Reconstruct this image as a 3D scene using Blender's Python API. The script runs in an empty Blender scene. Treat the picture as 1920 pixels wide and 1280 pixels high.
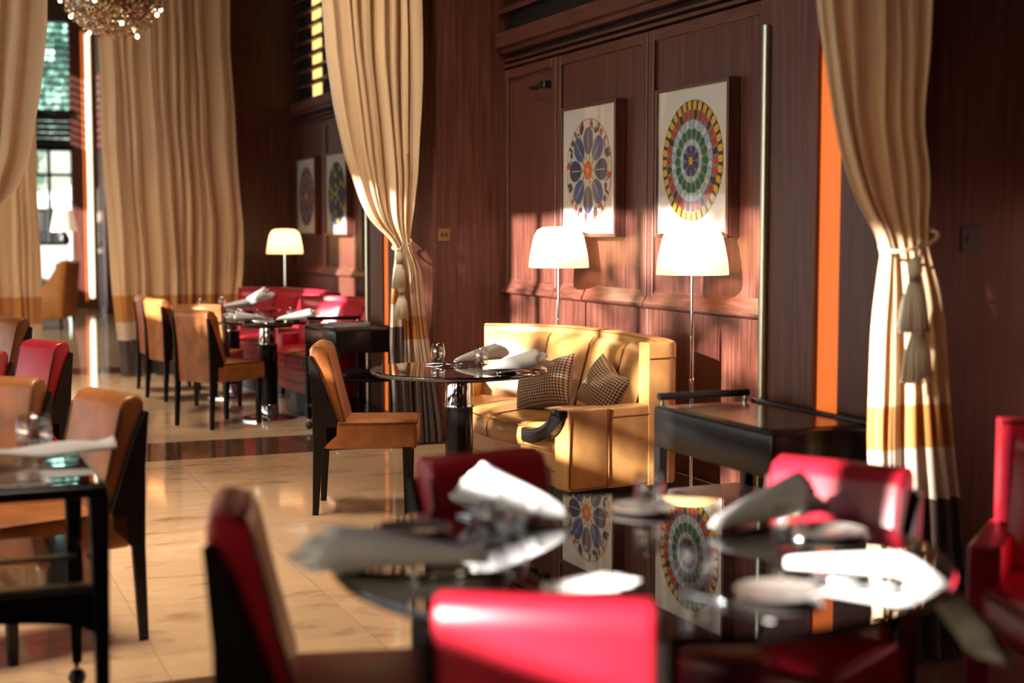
import bpy, bmesh, math, random
from mathutils import Vector, Matrix
random.seed(7)
S = bpy.context.scene
COL = S.collection
PI = math.pi
R = math.radians

# ------------------------------------------------------------------ camera
cd = bpy.data.cameras.new('camera'); cam = bpy.data.objects.new('camera', cd); COL.objects.link(cam)
cam.location = (0, 0, 1.4)
cam.rotation_euler = (R(90 - 4.374), 0, R(-22.7))
cd.sensor_width = 36; cd.lens = 50.0
cd.dof.use_dof = True; cd.dof.focus_distance = 7.1; cd.dof.aperture_fstop = 1.5
cd.clip_end = 300
S.camera = cam
# ------------------------------------------------------------------ world, sun, daylight
w = bpy.data.worlds.new('sky'); S.world = w; w.use_nodes = True
nt = w.node_tree; nt.nodes.clear()
sk = nt.nodes.new('ShaderNodeTexSky'); sk.sky_type = 'NISHITA'; sk.sun_disc = False
sk.sun_elevation = R(20); sk.sun_rotation = R(-110)
bg = nt.nodes.new('ShaderNodeBackground'); bg.inputs[1].default_value = 0.34
ow = nt.nodes.new('ShaderNodeOutputWorld')
nt.links.new(sk.outputs[0], bg.inputs[0]); nt.links.new(bg.outputs[0], ow.inputs[0])
SUN_D = Vector((1.0, 0.40, -0.36)).normalized()
sd = bpy.data.lights.new('sun', 'SUN'); so = bpy.data.objects.new('sun', sd); COL.objects.link(so)
so.rotation_euler = SUN_D.to_track_quat('-Z', 'Y').to_euler(); so.location = (-12, -2, 8)
sd.energy = 33.0; sd.angle = R(0.6); sd.color = (1.0, 0.93, 0.86)
def area(name, loc, direc, sx, sy, power, color):
    l = bpy.data.lights.new(name, 'AREA'); o = bpy.data.objects.new(name, l); COL.objects.link(o)
    l.shape = 'RECTANGLE'; l.size = sx; l.size_y = sy; l.energy = power; l.color = color
    o.location = loc; o.rotation_euler = Vector(direc).to_track_quat('-Z', 'Y').to_euler()
    return o
area('window_daylight', (-3.2, 6.6, 1.3), (1, 0.0, -0.05), 5.4, 1.3, 26, (0.86, 0.93, 1.0))
area('window_daylight_far', (-3.2, 14.0, 1.3), (1, 0, -0.05), 9.0, 1.3, 42, (0.86, 0.93, 1.0))
area('window_daylight_lounge', (-3.2, 23.0, 1.3), (1, 0, -0.05), 7.0, 1.3, 60, (0.9, 0.95, 1.0))
a_ = area('ceiling_downlights', (0.7, 6.3, 6.6), (0, 0, -1), 1.6, 3.6, 58, (1.0, 0.80, 0.60)); a_.data.spread = R(40)
a_ = area('ceiling_downlights_far', (0.9, 12.0, 6.6), (0, 0.08, -1), 1.6, 3.0, 78, (1.0, 0.82, 0.62)); a_.data.spread = R(54)
a_ = area('curtain_fill', (1.0, 6.6, 6.6), (1.6, 2.2, -4.4), .4, .4, 13, (1.0, 0.84, 0.64)); a_.data.spread = R(34)  # added fill lamp that brightens the middle curtain
a_ = area('curtain_fill', (0.6, 1.4, 6.6), (2.1, 2.2, -4.8), .4, .4, 1.0, (1.0, 0.84, 0.64)); a_.data.spread = R(30)  # weak added fill lamp aimed at the right-hand curtain
a_ = area('ceiling_downlights_lounge', (0.6, 19.5, 6.6), (0, 0, -1), 2.5, 6.0, 90, (1.0, 0.88, 0.75)); a_.data.spread = R(80)
vs = S.view_settings
vs.view_transform = 'Standard'; vs.look = 'None'; vs.gamma = 1; vs.use_curve_mapping = False
vs.exposure = 0.0
S.cycles.use_denoising = True
S.cycles.max_bounces = 8
S.cycles.sample_clamp_indirect = 6
S.cycles.caustics_reflective = False; S.cycles.caustics_refractive = False

# ------------------------------------------------------------------ materials
def pm(name, color, rough=0.5, metal=0.0, coat=0.0, spec=0.5, emit=None, es=0.0, sheen=0.0, trans=0.0, ior=1.5, coat_rough=0.08):
    m = bpy.data.materials.new(name); m.use_nodes = True
    b = m.node_tree.nodes['Principled BSDF']
    b.inputs['Base Color'].default_value = (*color, 1); b.inputs['Roughness'].default_value = rough
    b.inputs['Metallic'].default_value = metal; b.inputs['Coat Weight'].default_value = coat
    b.inputs['Coat Roughness'].default_value = coat_rough
    b.inputs['Specular IOR Level'].default_value = spec; b.inputs['Transmission Weight'].default_value = trans
    b.inputs['IOR'].default_value = ior
    b.inputs['Sheen Weight'].default_value = sheen
    if emit: b.inputs['Emission Color'].default_value = (*emit, 1); b.inputs['Emission Strength'].default_value = es
    return m
def nod(m, t, **kw):
    n = m.node_tree.nodes.new(t)
    for k, v in kw.items(): setattr(n, k, v)
    return n
def lk(m, a, b): m.node_tree.links.new(a, b)
def bsdf(m): return m.node_tree.nodes['Principled BSDF']
def ramp(m, fac, stops):
    r = nod(m, 'ShaderNodeValToRGB'); e = r.color_ramp.elements
    while len(e) > 1: e.remove(e[0])
    e[0].position = stops[0][0]; e[0].color = (*stops[0][1], 1)
    for p, c in stops[1:]:
        x = e.new(p); x.color = (*c, 1)
    lk(m, fac, r.inputs[0]); return r
def noise(m, scale, detail=4, mapscale=None, rough=0.5, coord='Object'):
    tc = nod(m, 'ShaderNodeTexCoord'); n = nod(m, 'ShaderNodeTexNoise')
    n.inputs['Scale'].default_value = scale; n.inputs['Detail'].default_value = detail; n.inputs['Roughness'].default_value = rough
    if mapscale:
        mp = nod(m, 'ShaderNodeMapping'); mp.inputs['Scale'].default_value = mapscale
        lk(m, tc.outputs[coord], mp.inputs[0]); lk(m, mp.outputs[0], n.inputs['Vector'])
    else: lk(m, tc.outputs[coord], n.inputs['Vector'])
    return n
def bump(m, fac, strength, dist=0.01):
    b = nod(m, 'ShaderNodeBump'); b.inputs['Strength'].default_value = strength; b.inputs['Distance'].default_value = dist
    lk(m, fac, b.inputs['Height']); lk(m, b.outputs[0], bsdf(m).inputs['Normal'])

def wood(name, dark, mid, light, horizontal=False, rough=0.38):
    m = pm(name, mid, rough + .06, coat=0.14, coat_rough=0.34, spec=.38)
    ms = (22, 2.0, 22) if horizontal else (22, 22, 0.9)
    n = noise(m, 2.2, 8, ms, 0.62)
    r = ramp(m, n.outputs[0], [(0.3, dark), (0.5, mid), (0.72, light)])
    n2 = noise(m, 60, 2, (8, 8, 0.35) if not horizontal else (8, .35, 8))
    mx = nod(m, 'ShaderNodeMix', data_type='RGBA', blend_type='MULTIPLY'); mx.inputs[0].default_value = 0.35
    lk(m, r.outputs[0], mx.inputs[6]); lk(m, n2.outputs[0], mx.inputs[7])
    lk(m, mx.outputs[2], bsdf(m).inputs['Base Color'])
    bump(m, n.outputs[0], 0.08, 0.004)
    return m
M = {}
M['wood'] = wood('mahogany_vertical_grain', (0.058, 0.016, 0.010), (0.112, 0.035, 0.023), (0.178, 0.068, 0.048))
M['woodh'] = wood('mahogany_horizontal_grain', (0.058, 0.016, 0.010), (0.108, 0.034, 0.023), (0.168, 0.064, 0.046), True)
M['black'] = pm('black_lacquer', (0.005, 0.004, 0.004), 0.25, coat=0.08, spec=0.25)
M['blacktop'] = pm('black_gloss_tabletop', (0.004, 0.003, 0.003), 0.015, spec=1.0, coat=1.0, coat_rough=0.0)
M['ebony'] = pm('ebonised_wood', (0.006, 0.004, 0.003), 0.38, spec=0.3)
M['void'] = pm('recess_black', (0.004, 0.003, 0.003), 0.9)
M['edgeglass'] = pm('tabletop_glass_edge', (0.03, 0.035, 0.035), 0.03, spec=1.0, coat=1)
def leather(name, col, rough=0.36, var=0.25):
    m = pm(name, col, rough, coat=0.12, coat_rough=0.3)
    n = noise(m, 9, 4)
    a = tuple(c * (1 - var) for c in col); b = tuple(min(1, c * (1 + var)) for c in col)
    r = ramp(m, n.outputs[0], [(0.35, a), (0.65, b)]); lk(m, r.outputs[0], bsdf(m).inputs['Base Color'])
    tc = nod(m, 'ShaderNodeTexCoord'); v = nod(m, 'ShaderNodeTexVoronoi'); v.inputs['Scale'].default_value = 260
    lk(m, tc.outputs['Object'], v.inputs['Vector']); bump(m, v.outputs['Distance'], 0.12, 0.002)
    return m
M['tan'] = leather('tan_leather', (0.36, 0.12, 0.030))
M['yellow'] = leather('honey_leather', (0.54, 0.27, 0.085), 0.36, 0.14)
M['ochre'] = leather('ochre_leather', (0.60, 0.24, 0.045), 0.4, 0.12)
M['yellowseam'] = pm('honey_leather_seam', (0.28, 0.10, 0.02), 0.5)
M['red'] = leather('oxblood_leather', (0.36, 0.010, 0.024), 0.33, 0.12)
M['redseam'] = pm('oxblood_seam', (0.07, 0.004, 0.006), 0.5)
M['tanseam'] = pm('tan_seam', (0.14, 0.04, 0.012), 0.5)
M['chrome'] = pm('polished_chrome', (0.75, 0.75, 0.76), 0.07, metal=1)
M['steel'] = pm('brushed_steel', (0.42, 0.45, 0.38), 0.3, metal=1)
M['silver'] = pm('silver_cutlery', (0.85, 0.85, 0.86), 0.12, metal=1)
M['brass'] = pm('brass', (0.72, 0.57, 0.38), 0.4, metal=1)
M['linen'] = pm('white_linen', (0.80, 0.79, 0.78), 0.85, sheen=0.2)
M['china'] = pm('glazed_stoneware', (0.20, 0.17, 0.15), 0.1, coat=0.8)
M['glass'] = pm('clear_glass', (1, 1, 1), 0.0, trans=1.0, ior=1.45)
M['paper'] = pm('white_paper', (0.85, 0.84, 0.80), 0.7)
M['menu'] = pm('grey_leather_folder', (0.13, 0.11, 0.12), 0.35, coat=0.2)
M['purple'] = pm('plum_cloth_folder', (0.05, 0.02, 0.06), 0.6)
M['inset'] = pm('brown_tray_inset', (0.09, 0.035, 0.022), 0.22, coat=0.4)
M['lampcloth'] = pm('lit_cream_lampshade', (.5, .4, .28), .8, emit=(1.0, .72, .45), es=.55)
M['orange'] = pm('amber_light_strip', (0.25, 0.06, 0.01), 0.5, emit=(1.0, 0.20, 0.03), es=0.85)
M['tube'] = pm('warm_white_tube', (0.9, 0.85, 0.7), 0.5, emit=(1.0, 0.86, 0.55), es=2.2)
M['shade'] = pm('opal_glass_shade', (0.36, 0.27, 0.16), 0.3, emit=(1.0, 0.58, 0.22), es=0.35)
M['bulb'] = pm('lit_bulb', (1, 1, 1), 0.3, emit=(1.0, 0.86, 0.66), es=14)
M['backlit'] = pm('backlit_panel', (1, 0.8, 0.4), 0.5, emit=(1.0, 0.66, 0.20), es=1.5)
M['switch'] = pm('bronze_plate', (0.20, 0.12, 0.06), 0.35, metal=0.8)
M['iron'] = pm('black_metal', (0.01, 0.01, 0.01), 0.35)
M['rug'] = pm('charcoal_wool', (0.05, 0.055, 0.06), 0.95)
M['white'] = pm('pale_grey_paint', (0.42, 0.45, 0.46), 0.5)
M['ceiling'] = pm('plaster', (0.12, 0.09, 0.07), 0.9)
M['wallpaint'] = pm('brown_plaster', (0.05, 0.028, 0.018), 0.8)
M['pale'] = pm('pale_stone_facade', (0.65, 0.66, 0.64), 0.8)
M['asphalt'] = pm('pale_pavement', (0.45, 0.47, 0.48), 0.9)
M['leaf'] = pm('green_leaves', (0.07, 0.20, 0.09), 0.6)
M['bark'] = pm('tree_bark', (0.10, 0.07, 0.05), 0.9)
M['scarlet'] = pm('scarlet_cloth', (0.5, 0.02, 0.03), 0.8)
n = noise(M['leaf'], 1.4, 5); r = ramp(M['leaf'], n.outputs[0], [(0.35, (0.05, 0.20, 0.15)), (0.65, (0.30, 0.58, 0.46))]); lk(M['leaf'], r.outputs[0], bsdf(M['leaf']).inputs['Base Color'])

# thin window / picture glass: clear with a Fresnel reflection
def thin_glass(ior=1.5):
    m = bpy.data.materials.new('thin_glass'); m.use_nodes = True; t = m.node_tree; t.nodes.clear()
    o = t.nodes.new('ShaderNodeOutputMaterial'); mx = t.nodes.new('ShaderNodeMixShader')
    tr = t.nodes.new('ShaderNodeBsdfTransparent'); gl = t.nodes.new('ShaderNodeBsdfGlossy'); fr = t.nodes.new('ShaderNodeFresnel')
    gl.inputs['Roughness'].default_value = 0.01
    ge = t.nodes.new('ShaderNodeNewGeometry'); ir = t.nodes.new('ShaderNodeMapRange')   # same reflectance from either side of the pane
    ir.inputs[3].default_value = ior; ir.inputs[4].default_value = 1 / ior
    t.links.new(ge.outputs['Backfacing'], ir.inputs[0]); t.links.new(ir.outputs[0], fr.inputs[0])
    t.links.new(fr.outputs[0], mx.inputs[0]); t.links.new(tr.outputs[0], mx.inputs[1]); t.links.new(gl.outputs[0], mx.inputs[2]); t.links.new(mx.outputs[0], o.inputs[0])
    return m
M['pane'] = thin_glass(); M['tumblerglass'] = thin_glass(2.1)

def marble(name, c0, c1, c2, rough=0.07):
    m = pm(name, c1, rough, spec=0.6)
    oi = nod(m, 'ShaderNodeObjectInfo'); tc = nod(m, 'ShaderNodeTexCoord')
    ad = nod(m, 'ShaderNodeVectorMath', operation='MULTIPLY_ADD'); ad.inputs[1].default_value = (1, 2.2, 1)
    cb = nod(m, 'ShaderNodeCombineXYZ')
    for i in range(3): lk(m, oi.outputs['Random'], cb.inputs[i])
    sc = nod(m, 'ShaderNodeVectorMath', operation='SCALE'); sc.inputs['Scale'].default_value = 31
    lk(m, cb.outputs[0], sc.inputs[0]); lk(m, tc.outputs['Object'], ad.inputs[0]); lk(m, sc.outputs[0], ad.inputs[2])
    n = nod(m, 'ShaderNodeTexNoise'); n.inputs['Scale'].default_value = 3.2; n.inputs['Detail'].default_value = 9; n.inputs['Roughness'].default_value = 0.62; n.inputs['Distortion'].default_value = 0.6
    lk(m, ad.outputs[0], n.inputs['Vector'])
    r = ramp(m, n.outputs[0], [(0.28, c0), (0.45, c1), (0.56, c1), (0.75, c2)])
    mp = nod(m, 'ShaderNodeMapping'); mp.inputs['Scale'].default_value = (3.0, 13, 1); lk(m, ad.outputs[0], mp.inputs[0])
    v = nod(m, 'ShaderNodeTexNoise'); v.inputs['Scale'].default_value = 3.0; v.inputs['Detail'].default_value = 6; v.inputs['Roughness'].default_value = 0.7; lk(m, mp.outputs[0], v.inputs['Vector'])
    vr = ramp(m, v.outputs[0], [(0.30, (0.42, 0.33, 0.26)), (0.38, (1, 1, 1))])
    mx = nod(m, 'ShaderNodeMix', data_type='RGBA', blend_type='MULTIPLY'); mx.inputs[0].default_value = 0.8
    mx.inputs[0].default_value = 0.42; lk(m, r.outputs[0], mx.inputs[6]); lk(m, vr.outputs[0], mx.inputs[7])
    br = nod(m, 'ShaderNodeHueSaturation'); mr = nod(m, 'ShaderNodeMapRange'); mr.inputs[3].default_value = 0.9; mr.inputs[4].default_value = 1.08
    lk(m, oi.outputs['Random'], mr.inputs[0]); lk(m, mr.outputs[0], br.inputs['Value']); lk(m, mx.outputs[2], br.inputs['Color'])
    lk(m, br.outputs[0], bsdf(m).inputs['Base Color'])
    return m
M['marble'] = marble('beige_marble', (0.36, 0.21, 0.11), (0.66, 0.45, 0.27), (0.76, 0.56, 0.37))
M['brownstone'] = marble('brown_marble', (0.07, 0.035, 0.02), (0.12, 0.06, 0.035), (0.17, 0.09, 0.05))
M['grout'] = pm('grout', (0.20, 0.13, 0.08), 0.8)

def fabric(name, col, transl=0.25):
    m = pm(name, col, 0.55, sheen=0.3)
    n = noise(m, 3.0, 4, (1, 1, 0.4)); 
    r = ramp(m, n.outputs[0], [(0.3, tuple(c * .86 for c in col)), (0.7, col)]); lk(m, r.outputs[0], bsdf(m).inputs['Base Color'])
    t = m.node_tree; out = [x for x in t.nodes if x.type == 'OUTPUT_MATERIAL'][0]
    tl = t.nodes.new('ShaderNodeBsdfTranslucent'); tl.inputs[0].default_value = (*col, 1)
    mx = t.nodes.new('ShaderNodeMixShader'); mx.inputs[0].default_value = transl
    t.links.new(bsdf(m).outputs[0], mx.inputs[1]); t.links.new(tl.outputs[0], mx.inputs[2]); t.links.new(mx.outputs[0], out.inputs[0])
    return m
def add_translucent(m, col, f):
    t = m.node_tree; out = [x for x in t.nodes if x.type == 'OUTPUT_MATERIAL'][0]
    tl = t.nodes.new('ShaderNodeBsdfTranslucent'); tl.inputs[0].default_value = (*col, 1)
    mx = t.nodes.new('ShaderNodeMixShader'); mx.inputs[0].default_value = f
    t.links.new(bsdf(m).outputs[0], mx.inputs[1]); t.links.new(tl.outputs[0], mx.inputs[2]); t.links.new(mx.outputs[0], out.inputs[0])
add_translucent(M['shade'], (1.0, 0.80, 0.52), 0.36)
M['silk'] = fabric('cream_silk', (0.83, 0.60, 0.36))
M['silkorange'] = fabric('amber_silk', (0.62, 0.27, 0.06))
M['silkwhite'] = fabric('ivory_silk', (0.78, 0.64, 0.50))
M['silkbrown'] = fabric('dark_brown_silk', (0.055, 0.026, 0.018), 0.1)
M['cord'] = fabric('ivory_cord', (0.66, 0.58, 0.44), 0.1)

# houndstooth weave from UV
def houndstooth():
    m = pm('houndstooth_wool', (0.5, 0.4, 0.3), 0.9, sheen=0.3)
    uv = nod(m, 'ShaderNodeUVMap'); sp = nod(m, 'ShaderNodeSeparateXYZ'); lk(m, uv.outputs[0], sp.inputs[0])
    def mth(op, a, b=None):
        q = nod(m, 'ShaderNodeMath', operation=op)
        for i, x in enumerate((a, b)):
            if x is None: continue
            if isinstance(x, (int, float)): q.inputs[i].default_value = x
            else: lk(m, x, q.inputs[i])
        return q.outputs[0]
    N = 8 * 26
    u = mth('FLOOR', mth('MULTIPLY', sp.outputs[0], N)); v = mth('FLOOR', mth('MULTIPLY', sp.outputs[1], N))
    def mod(a, k): return mth('FLOORED_MODULO', a, k)
    wu = mth('LESS_THAN', mod(u, 8), 3.5); wv = mth('LESS_THAN', mod(v, 8), 3.5)
    tw = mth('LESS_THAN', mod(mth('SUBTRACT', u, v), 4), 1.5)
    val = mth('ADD', mth('MULTIPLY', tw, wu), mth('MULTIPLY', mth('SUBTRACT', 1.0, tw), wv))
    r = ramp(m, val, [(0.0, (0.60, 0.42, 0.28)), (1.0, (0.035, 0.012, 0.014))]); r.color_ramp.interpolation = 'CONSTANT'
    r.color_ramp.elements[1].position = 0.5
    lk(m, r.outputs[0], bsdf(m).inputs['Base Color'])
    return m
M['hound'] = houndstooth()

# ------------------------------------------------------------------ mesh helpers
def obj(name, bm, mat, parent=None, smooth=None, loc=None, rot=None):
    me = bpy.data.meshes.new(name); bm.normal_update(); bm.to_mesh(me); bm.free()
    for x in (mat if isinstance(mat, (list, tuple)) else [mat]): me.materials.append(M[x] if isinstance(x, str) else x)
    if smooth is not None:
        me.shade_smooth()
        if smooth < 180: me.set_sharp_from_angle(angle=R(smooth))
    o = bpy.data.objects.new(name, me); COL.objects.link(o)
    if parent: o.parent = parent
    if loc: o.location = loc
    if rot is not None: o.rotation_euler = rot if isinstance(rot, (tuple, list)) else (0, 0, rot)
    return o
def tag(o, label=None, cat=None, group=None, kind=None):
    if label: o['label'] = label
    if cat: o['category'] = cat
    if group: o['group'] = group
    if kind: o['kind'] = kind
    return o
def thing(name, label, cat, loc=(0, 0, 0), rotz=0, group=None):
    o = bpy.data.objects.new(name, None); COL.objects.link(o); o.empty_display_size = 0.1
    o.location = loc; o.rotation_euler = (0, 0, rotz)
    return tag(o, label, cat, group)
def kids(o): return [c for c in bpy.data.objects if c.parent == o]
def dup(o, loc=None, rotz=None, label=None, group=None, parent=None):
    c = o.copy(); COL.objects.link(c)
    if parent: c.parent = parent
    if loc: c.location = loc
    if rotz is not None: c.rotation_euler = (0, 0, rotz)
    if label: c['label'] = label
    if group: c['group'] = group
    for k in kids(o): dup(k, parent=c)
    return c
def box(bm, x0, x1, y0, y1, z0, z1, bev=0.0, seg=2):
    r = bmesh.ops.create_cube(bm, size=1.0)
    vs_ = r['verts']
    for v in vs_:
        v.co.x = x0 + (v.co.x + .5) * (x1 - x0); v.co.y = y0 + (v.co.y + .5) * (y1 - y0); v.co.z = z0 + (v.co.z + .5) * (z1 - z0)
    if bev > 0:
        es = list({e for v in vs_ for e in v.link_edges})
        bmesh.ops.bevel(bm, geom=es, offset=bev, segments=seg, affect='EDGES', profile=0.5)
    return bm
def B(*a, **k): return box(bmesh.new(), *a, **k)
def prism(bm, pts, axis, a, b, bev=0.0, seg=2):
    """extrude closed 2D polygon along an axis: 'y': pts=(x,z); 'z': pts=(x,y); 'x': pts=(y,z)"""
    def mk(p, t): return {'y': (p[0], t, p[1]), 'z': (p[0], p[1], t), 'x': (t, p[0], p[1])}[axis]
    A = [bm.verts.new(mk(p, a)) for p in pts]; Bv = [bm.verts.new(mk(p, b)) for p in pts]
    n = len(pts); fs = [bm.faces.new(A), bm.faces.new(Bv[::-1])]
    for i in range(n): fs.append(bm.faces.new((A[i], Bv[i], Bv[(i + 1) % n], A[(i + 1) % n])))
    bmesh.ops.recalc_face_normals(bm, faces=fs)
    if bev > 0:
        cap = set(fs[0].edges) | set(fs[1].edges)
        bmesh.ops.bevel(bm, geom=list(cap), offset=bev, segments=seg, affect='EDGES', profile=0.5)
    return bm
def lathe(bm, prof, seg=24, cx=0, cy=0):
    rings = []
    for r_, z in prof:
        if r_ < 1e-6: rings.append([bm.verts.new((cx, cy, z))])
        else: rings.append([bm.verts.new((cx + r_ * math.cos(2 * PI * i / seg), cy + r_ * math.sin(2 * PI * i / seg), z)) for i in range(seg)])
    for a, b in zip(rings, rings[1:]):
        for i in range(seg):
            j = (i + 1) % seg
            if len(a) == 1 and len(b) == 1: continue
            if len(a) == 1: bm.faces.new((a[0], b[j], b[i]))
            elif len(b) == 1: bm.faces.new((a[i], a[j], b[0]))
            else: bm.faces.new((a[i], a[j], b[j], b[i]))
    bmesh.ops.recalc_face_normals(bm, faces=bm.faces)
    return bm
def L(prof, seg=24, cx=0, cy=0): return lathe(bmesh.new(), prof, seg, cx, cy)
def tube(bm, pts, rad, seg=8, closed=False, sec=None):
    pts = [Vector(p) for p in pts]; n = len(pts); rings = []
    up = Vector((0, 0, 1))
    for i, p in enumerate(pts):
        if closed: t = (pts[(i + 1) % n] - pts[i - 1]).normalized()
        else: t = (pts[min(i + 1, n - 1)] - pts[max(i - 1, 0)]).normalized()
        a = t.cross(up)
        if a.length < 1e-3: a = t.cross(Vector((0, 1, 0)))
        a.normalize(); b = t.cross(a).normalized()
        rr = rad[i] if isinstance(rad, (list, tuple)) else rad
        if sec: rings.append([bm.verts.new(p + a * s[0] * rr + b * s[1] * rr) for s in sec])
        else: rings.append([bm.verts.new(p + a * rr * math.cos(2 * PI * k / seg) + b * rr * math.sin(2 * PI * k / seg)) for k in range(seg)])
    m_ = len(rings[0]); fs = []
    rng = range(n) if closed else range(n - 1)
    for i in rng:
        A, Bq = rings[i], rings[(i + 1) % n]
        for k in range(m_): fs.append(bm.faces.new((A[k], A[(k + 1) % m_], Bq[(k + 1) % m_], Bq[k])))
    if not closed: fs.append(bm.faces.new(rings[0])); fs.append(bm.faces.new(rings[-1][::-1]))
    bmesh.ops.recalc_face_normals(bm, faces=fs)
    return bm
def T(*a, **k): return tube(bmesh.new(), *a, **k)
def grid(bm, nu, nv, f, closed_u=False):
    V = [[bm.verts.new(f(i / nu, j / nv)) for i in range(nu + (0 if closed_u else 1))] for j in range(nv + 1)]
    F = []
    for j in range(nv):
        for i in range(nu):
            i2 = (i + 1) % len(V[0]) if closed_u else i + 1
            F.append((i, j, bm.faces.new((V[j][i], V[j][i2], V[j + 1][i2], V[j + 1][i]))))
    return F
def crom(pts, n):
    """Catmull-Rom through pts, n samples per span"""
    P = [Vector(p) for p in pts]; out = []
    for i in range(len(P) - 1):
        p0 = P[max(i - 1, 0)]; p1 = P[i]; p2 = P[i + 1]; p3 = P[min(i + 2, len(P) - 1)]
        for k in range(n):
            t = k / n
            out.append(0.5 * ((2 * p1) + (-p0 + p2) * t + (2 * p0 - 5 * p1 + 4 * p2 - p3) * t * t + (-p0 + 3 * p1 - 3 * p2 + p3) * t ** 3))
    out.append(P[-1]); return out
def resample(pts, n):
    d = [0]
    for a, b in zip(pts, pts[1:]): d.append(d[-1] + (b - a).length)
    out = []
    for k in range(n + 1):
        s = d[-1] * k / n; i = 0
        while i < len(d) - 2 and d[i + 1] < s: i += 1
        t = 0 if d[i + 1] == d[i] else (s - d[i]) / (d[i + 1] - d[i])
        out.append(pts[i].lerp(pts[i + 1], t))
    return out
def interp(tab, x):
    if x <= tab[0][0]: return tab[0][1]
    for (a, va), (b, vb) in zip(tab, tab[1:]):
        if x <= b:
            t = (x - a) / (b - a); t = t * t * (3 - 2 * t) if False else t
            return va + (vb - va) * t
    return tab[-1][1]
def struct(name, bm, mat, parent=None, smooth=None):
    o = obj(name, bm, mat, parent, smooth)
    if parent is None: o['kind'] = 'structure'
    return o

# ------------------------------------------------------------------ room shell
X0, X1 = -3.3, 3.71           # left wall, right panelled wall
Y0, Y1 = -2.5, 27.2
ZC = 6.9
floor = struct('floor', B(X0 - .2, X1 + .3, Y0 - .2, Y1 + .2, -0.2, -0.0015), 'grout')
# marble tiles: joints every 0.73 x 0.655 m, brown border strips where the pillars stand
tile_me = {}
def tile(x0, x1, y0, y1, mat, name='floor_tile'):
    g = 0.0012
    key = (round(x1 - x0, 4), round(y1 - y0, 4), mat)
    cx, cy = (x0 + x1) / 2, (y0 + y1) / 2
    if key not in tile_me:
        hx, hy = (x1 - x0) / 2 - g, (y1 - y0) / 2 - g
        o = obj(name, B(-hx, hx, -hy, hy, -0.02, 0.0), mat, floor); tile_me[key] = o.data
    else:
        o = bpy.data.objects.new(name, tile_me[key]); COL.objects.link(o); o.parent = floor
    o.location = (cx, cy, 0)
xs = [-0.03 - 0.73 * k for k in range(4, 0, -1)]
xs = [1.43 + 0.73 * k for k in range(-2, 4)]            # -0.03 .. 3.62
xs = [max(x, -0.03) for x in xs]
def rows(a, b, ref=5.37, st=0.655):
    k = math.floor((a - ref) / st) + 1; ys = [a]
    while ref + k * st < b - 0.08:
        if ref + k * st > a + 0.08: ys.append(ref + k * st)
        k += 1
    return ys + [b]
BORD = [(3.72, 4.44), (8.83, 9.60), (14.55, 15.3)]
for (a, b) in ((1.8, 3.72), (4.44, 8.83), (9.60, 14.55)):
    ys = rows(a, b)
    for y0, y1 in zip(ys, ys[1:]):
        for xa, xb in zip(xs, xs[1:] + [3.76]): tile(xa, xb, y0, y1, 'marble' if a > 3 else 'brownstone')
for (a, b) in BORD:
    for xa, xb in zip(xs, xs[1:] + [3.76]): tile(xa, xb, a, b, 'brownstone', 'border_tile')
# big slabs elsewhere (far lounge and the part outside the view)
y = 15.3
while y < Y1 - .1:
    for xa, xb in zip(xs, xs[1:] + [3.76]): tile(xa, xb, y, min(y + 1.31, Y1), 'marble')
    y += 1.31
for (ya, yb) in ((Y0, 1.8), (1.8, 9.0), (9.0, 18.0), (18.0, Y1)): tile(X0, -0.03, ya, yb, 'marble')
tile(-0.03, 3.76, Y0, 1.8, 'brownstone')

struct('ceiling', B(X0 - .2, X1 + .3, Y0 - .2, Y1 + .2, ZC, ZC + .2), 'ceiling')
struct('wall_back', B(X0 - .2, X1 + .3, Y0 - .2, Y0, 0, ZC), 'wallpaint')
wr = struct('wall_right', B(X1 + .05, X1 + .3, Y0, Y1 + .2, 0, ZC), 'void')

# left wall with windows: unseen, solid bits round openings shaped to block and pass the sun
wl = struct('wall_left', B(X0 - .1, X0, Y0, Y1, 0, .3), 'wallpaint')
XL0, XL1 = X0 - .1, X0
def wl_piece(y0, y1, z0, z1): struct('wall_segment', B(XL0, XL1, y0, y1, z0, z1), 'wallpaint', wl)
SUNBANDS = [(0.04, 0.52), (0.66, 0.95), (1.13, 1.31), (2.16, 6.08), (6.30, 6.50), (7.82, 8.16), (8.72, 8.95), (9.80, 10.35), (23.0, 27.2)]  # openings placed so sun and shade land on chosen furniture, curtains and pillars
ZB, ZT = 2.54, 4.06          # clerestory sill and head
wl_piece(Y0, Y1, .3, 0.6)
wl_piece(Y0, 0.04, 1.95, ZB); wl_piece(1.29, Y1, 1.95, ZB); wl_piece(0.04, .52, 1.95, 2.24); wl_piece(.52, .66, 1.95, ZB); wl_piece(1.13, 1.31, 3.62, ZT); wl_piece(6.30, 6.50, 3.90, ZT); wl_piece(.66, 1.29, 1.95, 2.44)  # sills and heads set to trim the height of each sun patch
wl_piece(Y0, 22.0, ZT, ZC); wl_piece(22.0, Y1, ZT, 5.1); wl_piece(22.0, Y1, 6.5, ZC)
prev = Y0
for a, b in SUNBANDS:
    wl_piece(prev, a, ZB, ZT); prev = b  # solid strips between openings added as sun blockers
wl_piece(22.0, 23.0, 5.1, 6.5)
for yy in (0.5, 3.0, 5.5, 8.0, 10.6, 13.0, 16.0, 19.0, 22.0, 25.0): wl_piece(yy - .12, yy + .12, .6, 1.95)
wl_piece(Y0, -1.0, .6, 1.95); wl_piece(26.5, Y1, .6, 1.95)
for yy in (2.80, 4.22, 5.62, 7.02, 8.42): struct('mullion', B(XL0 + .02, XL1 - .02, yy - .035, yy + .035, ZB, ZT), 'ebony', wl)
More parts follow.
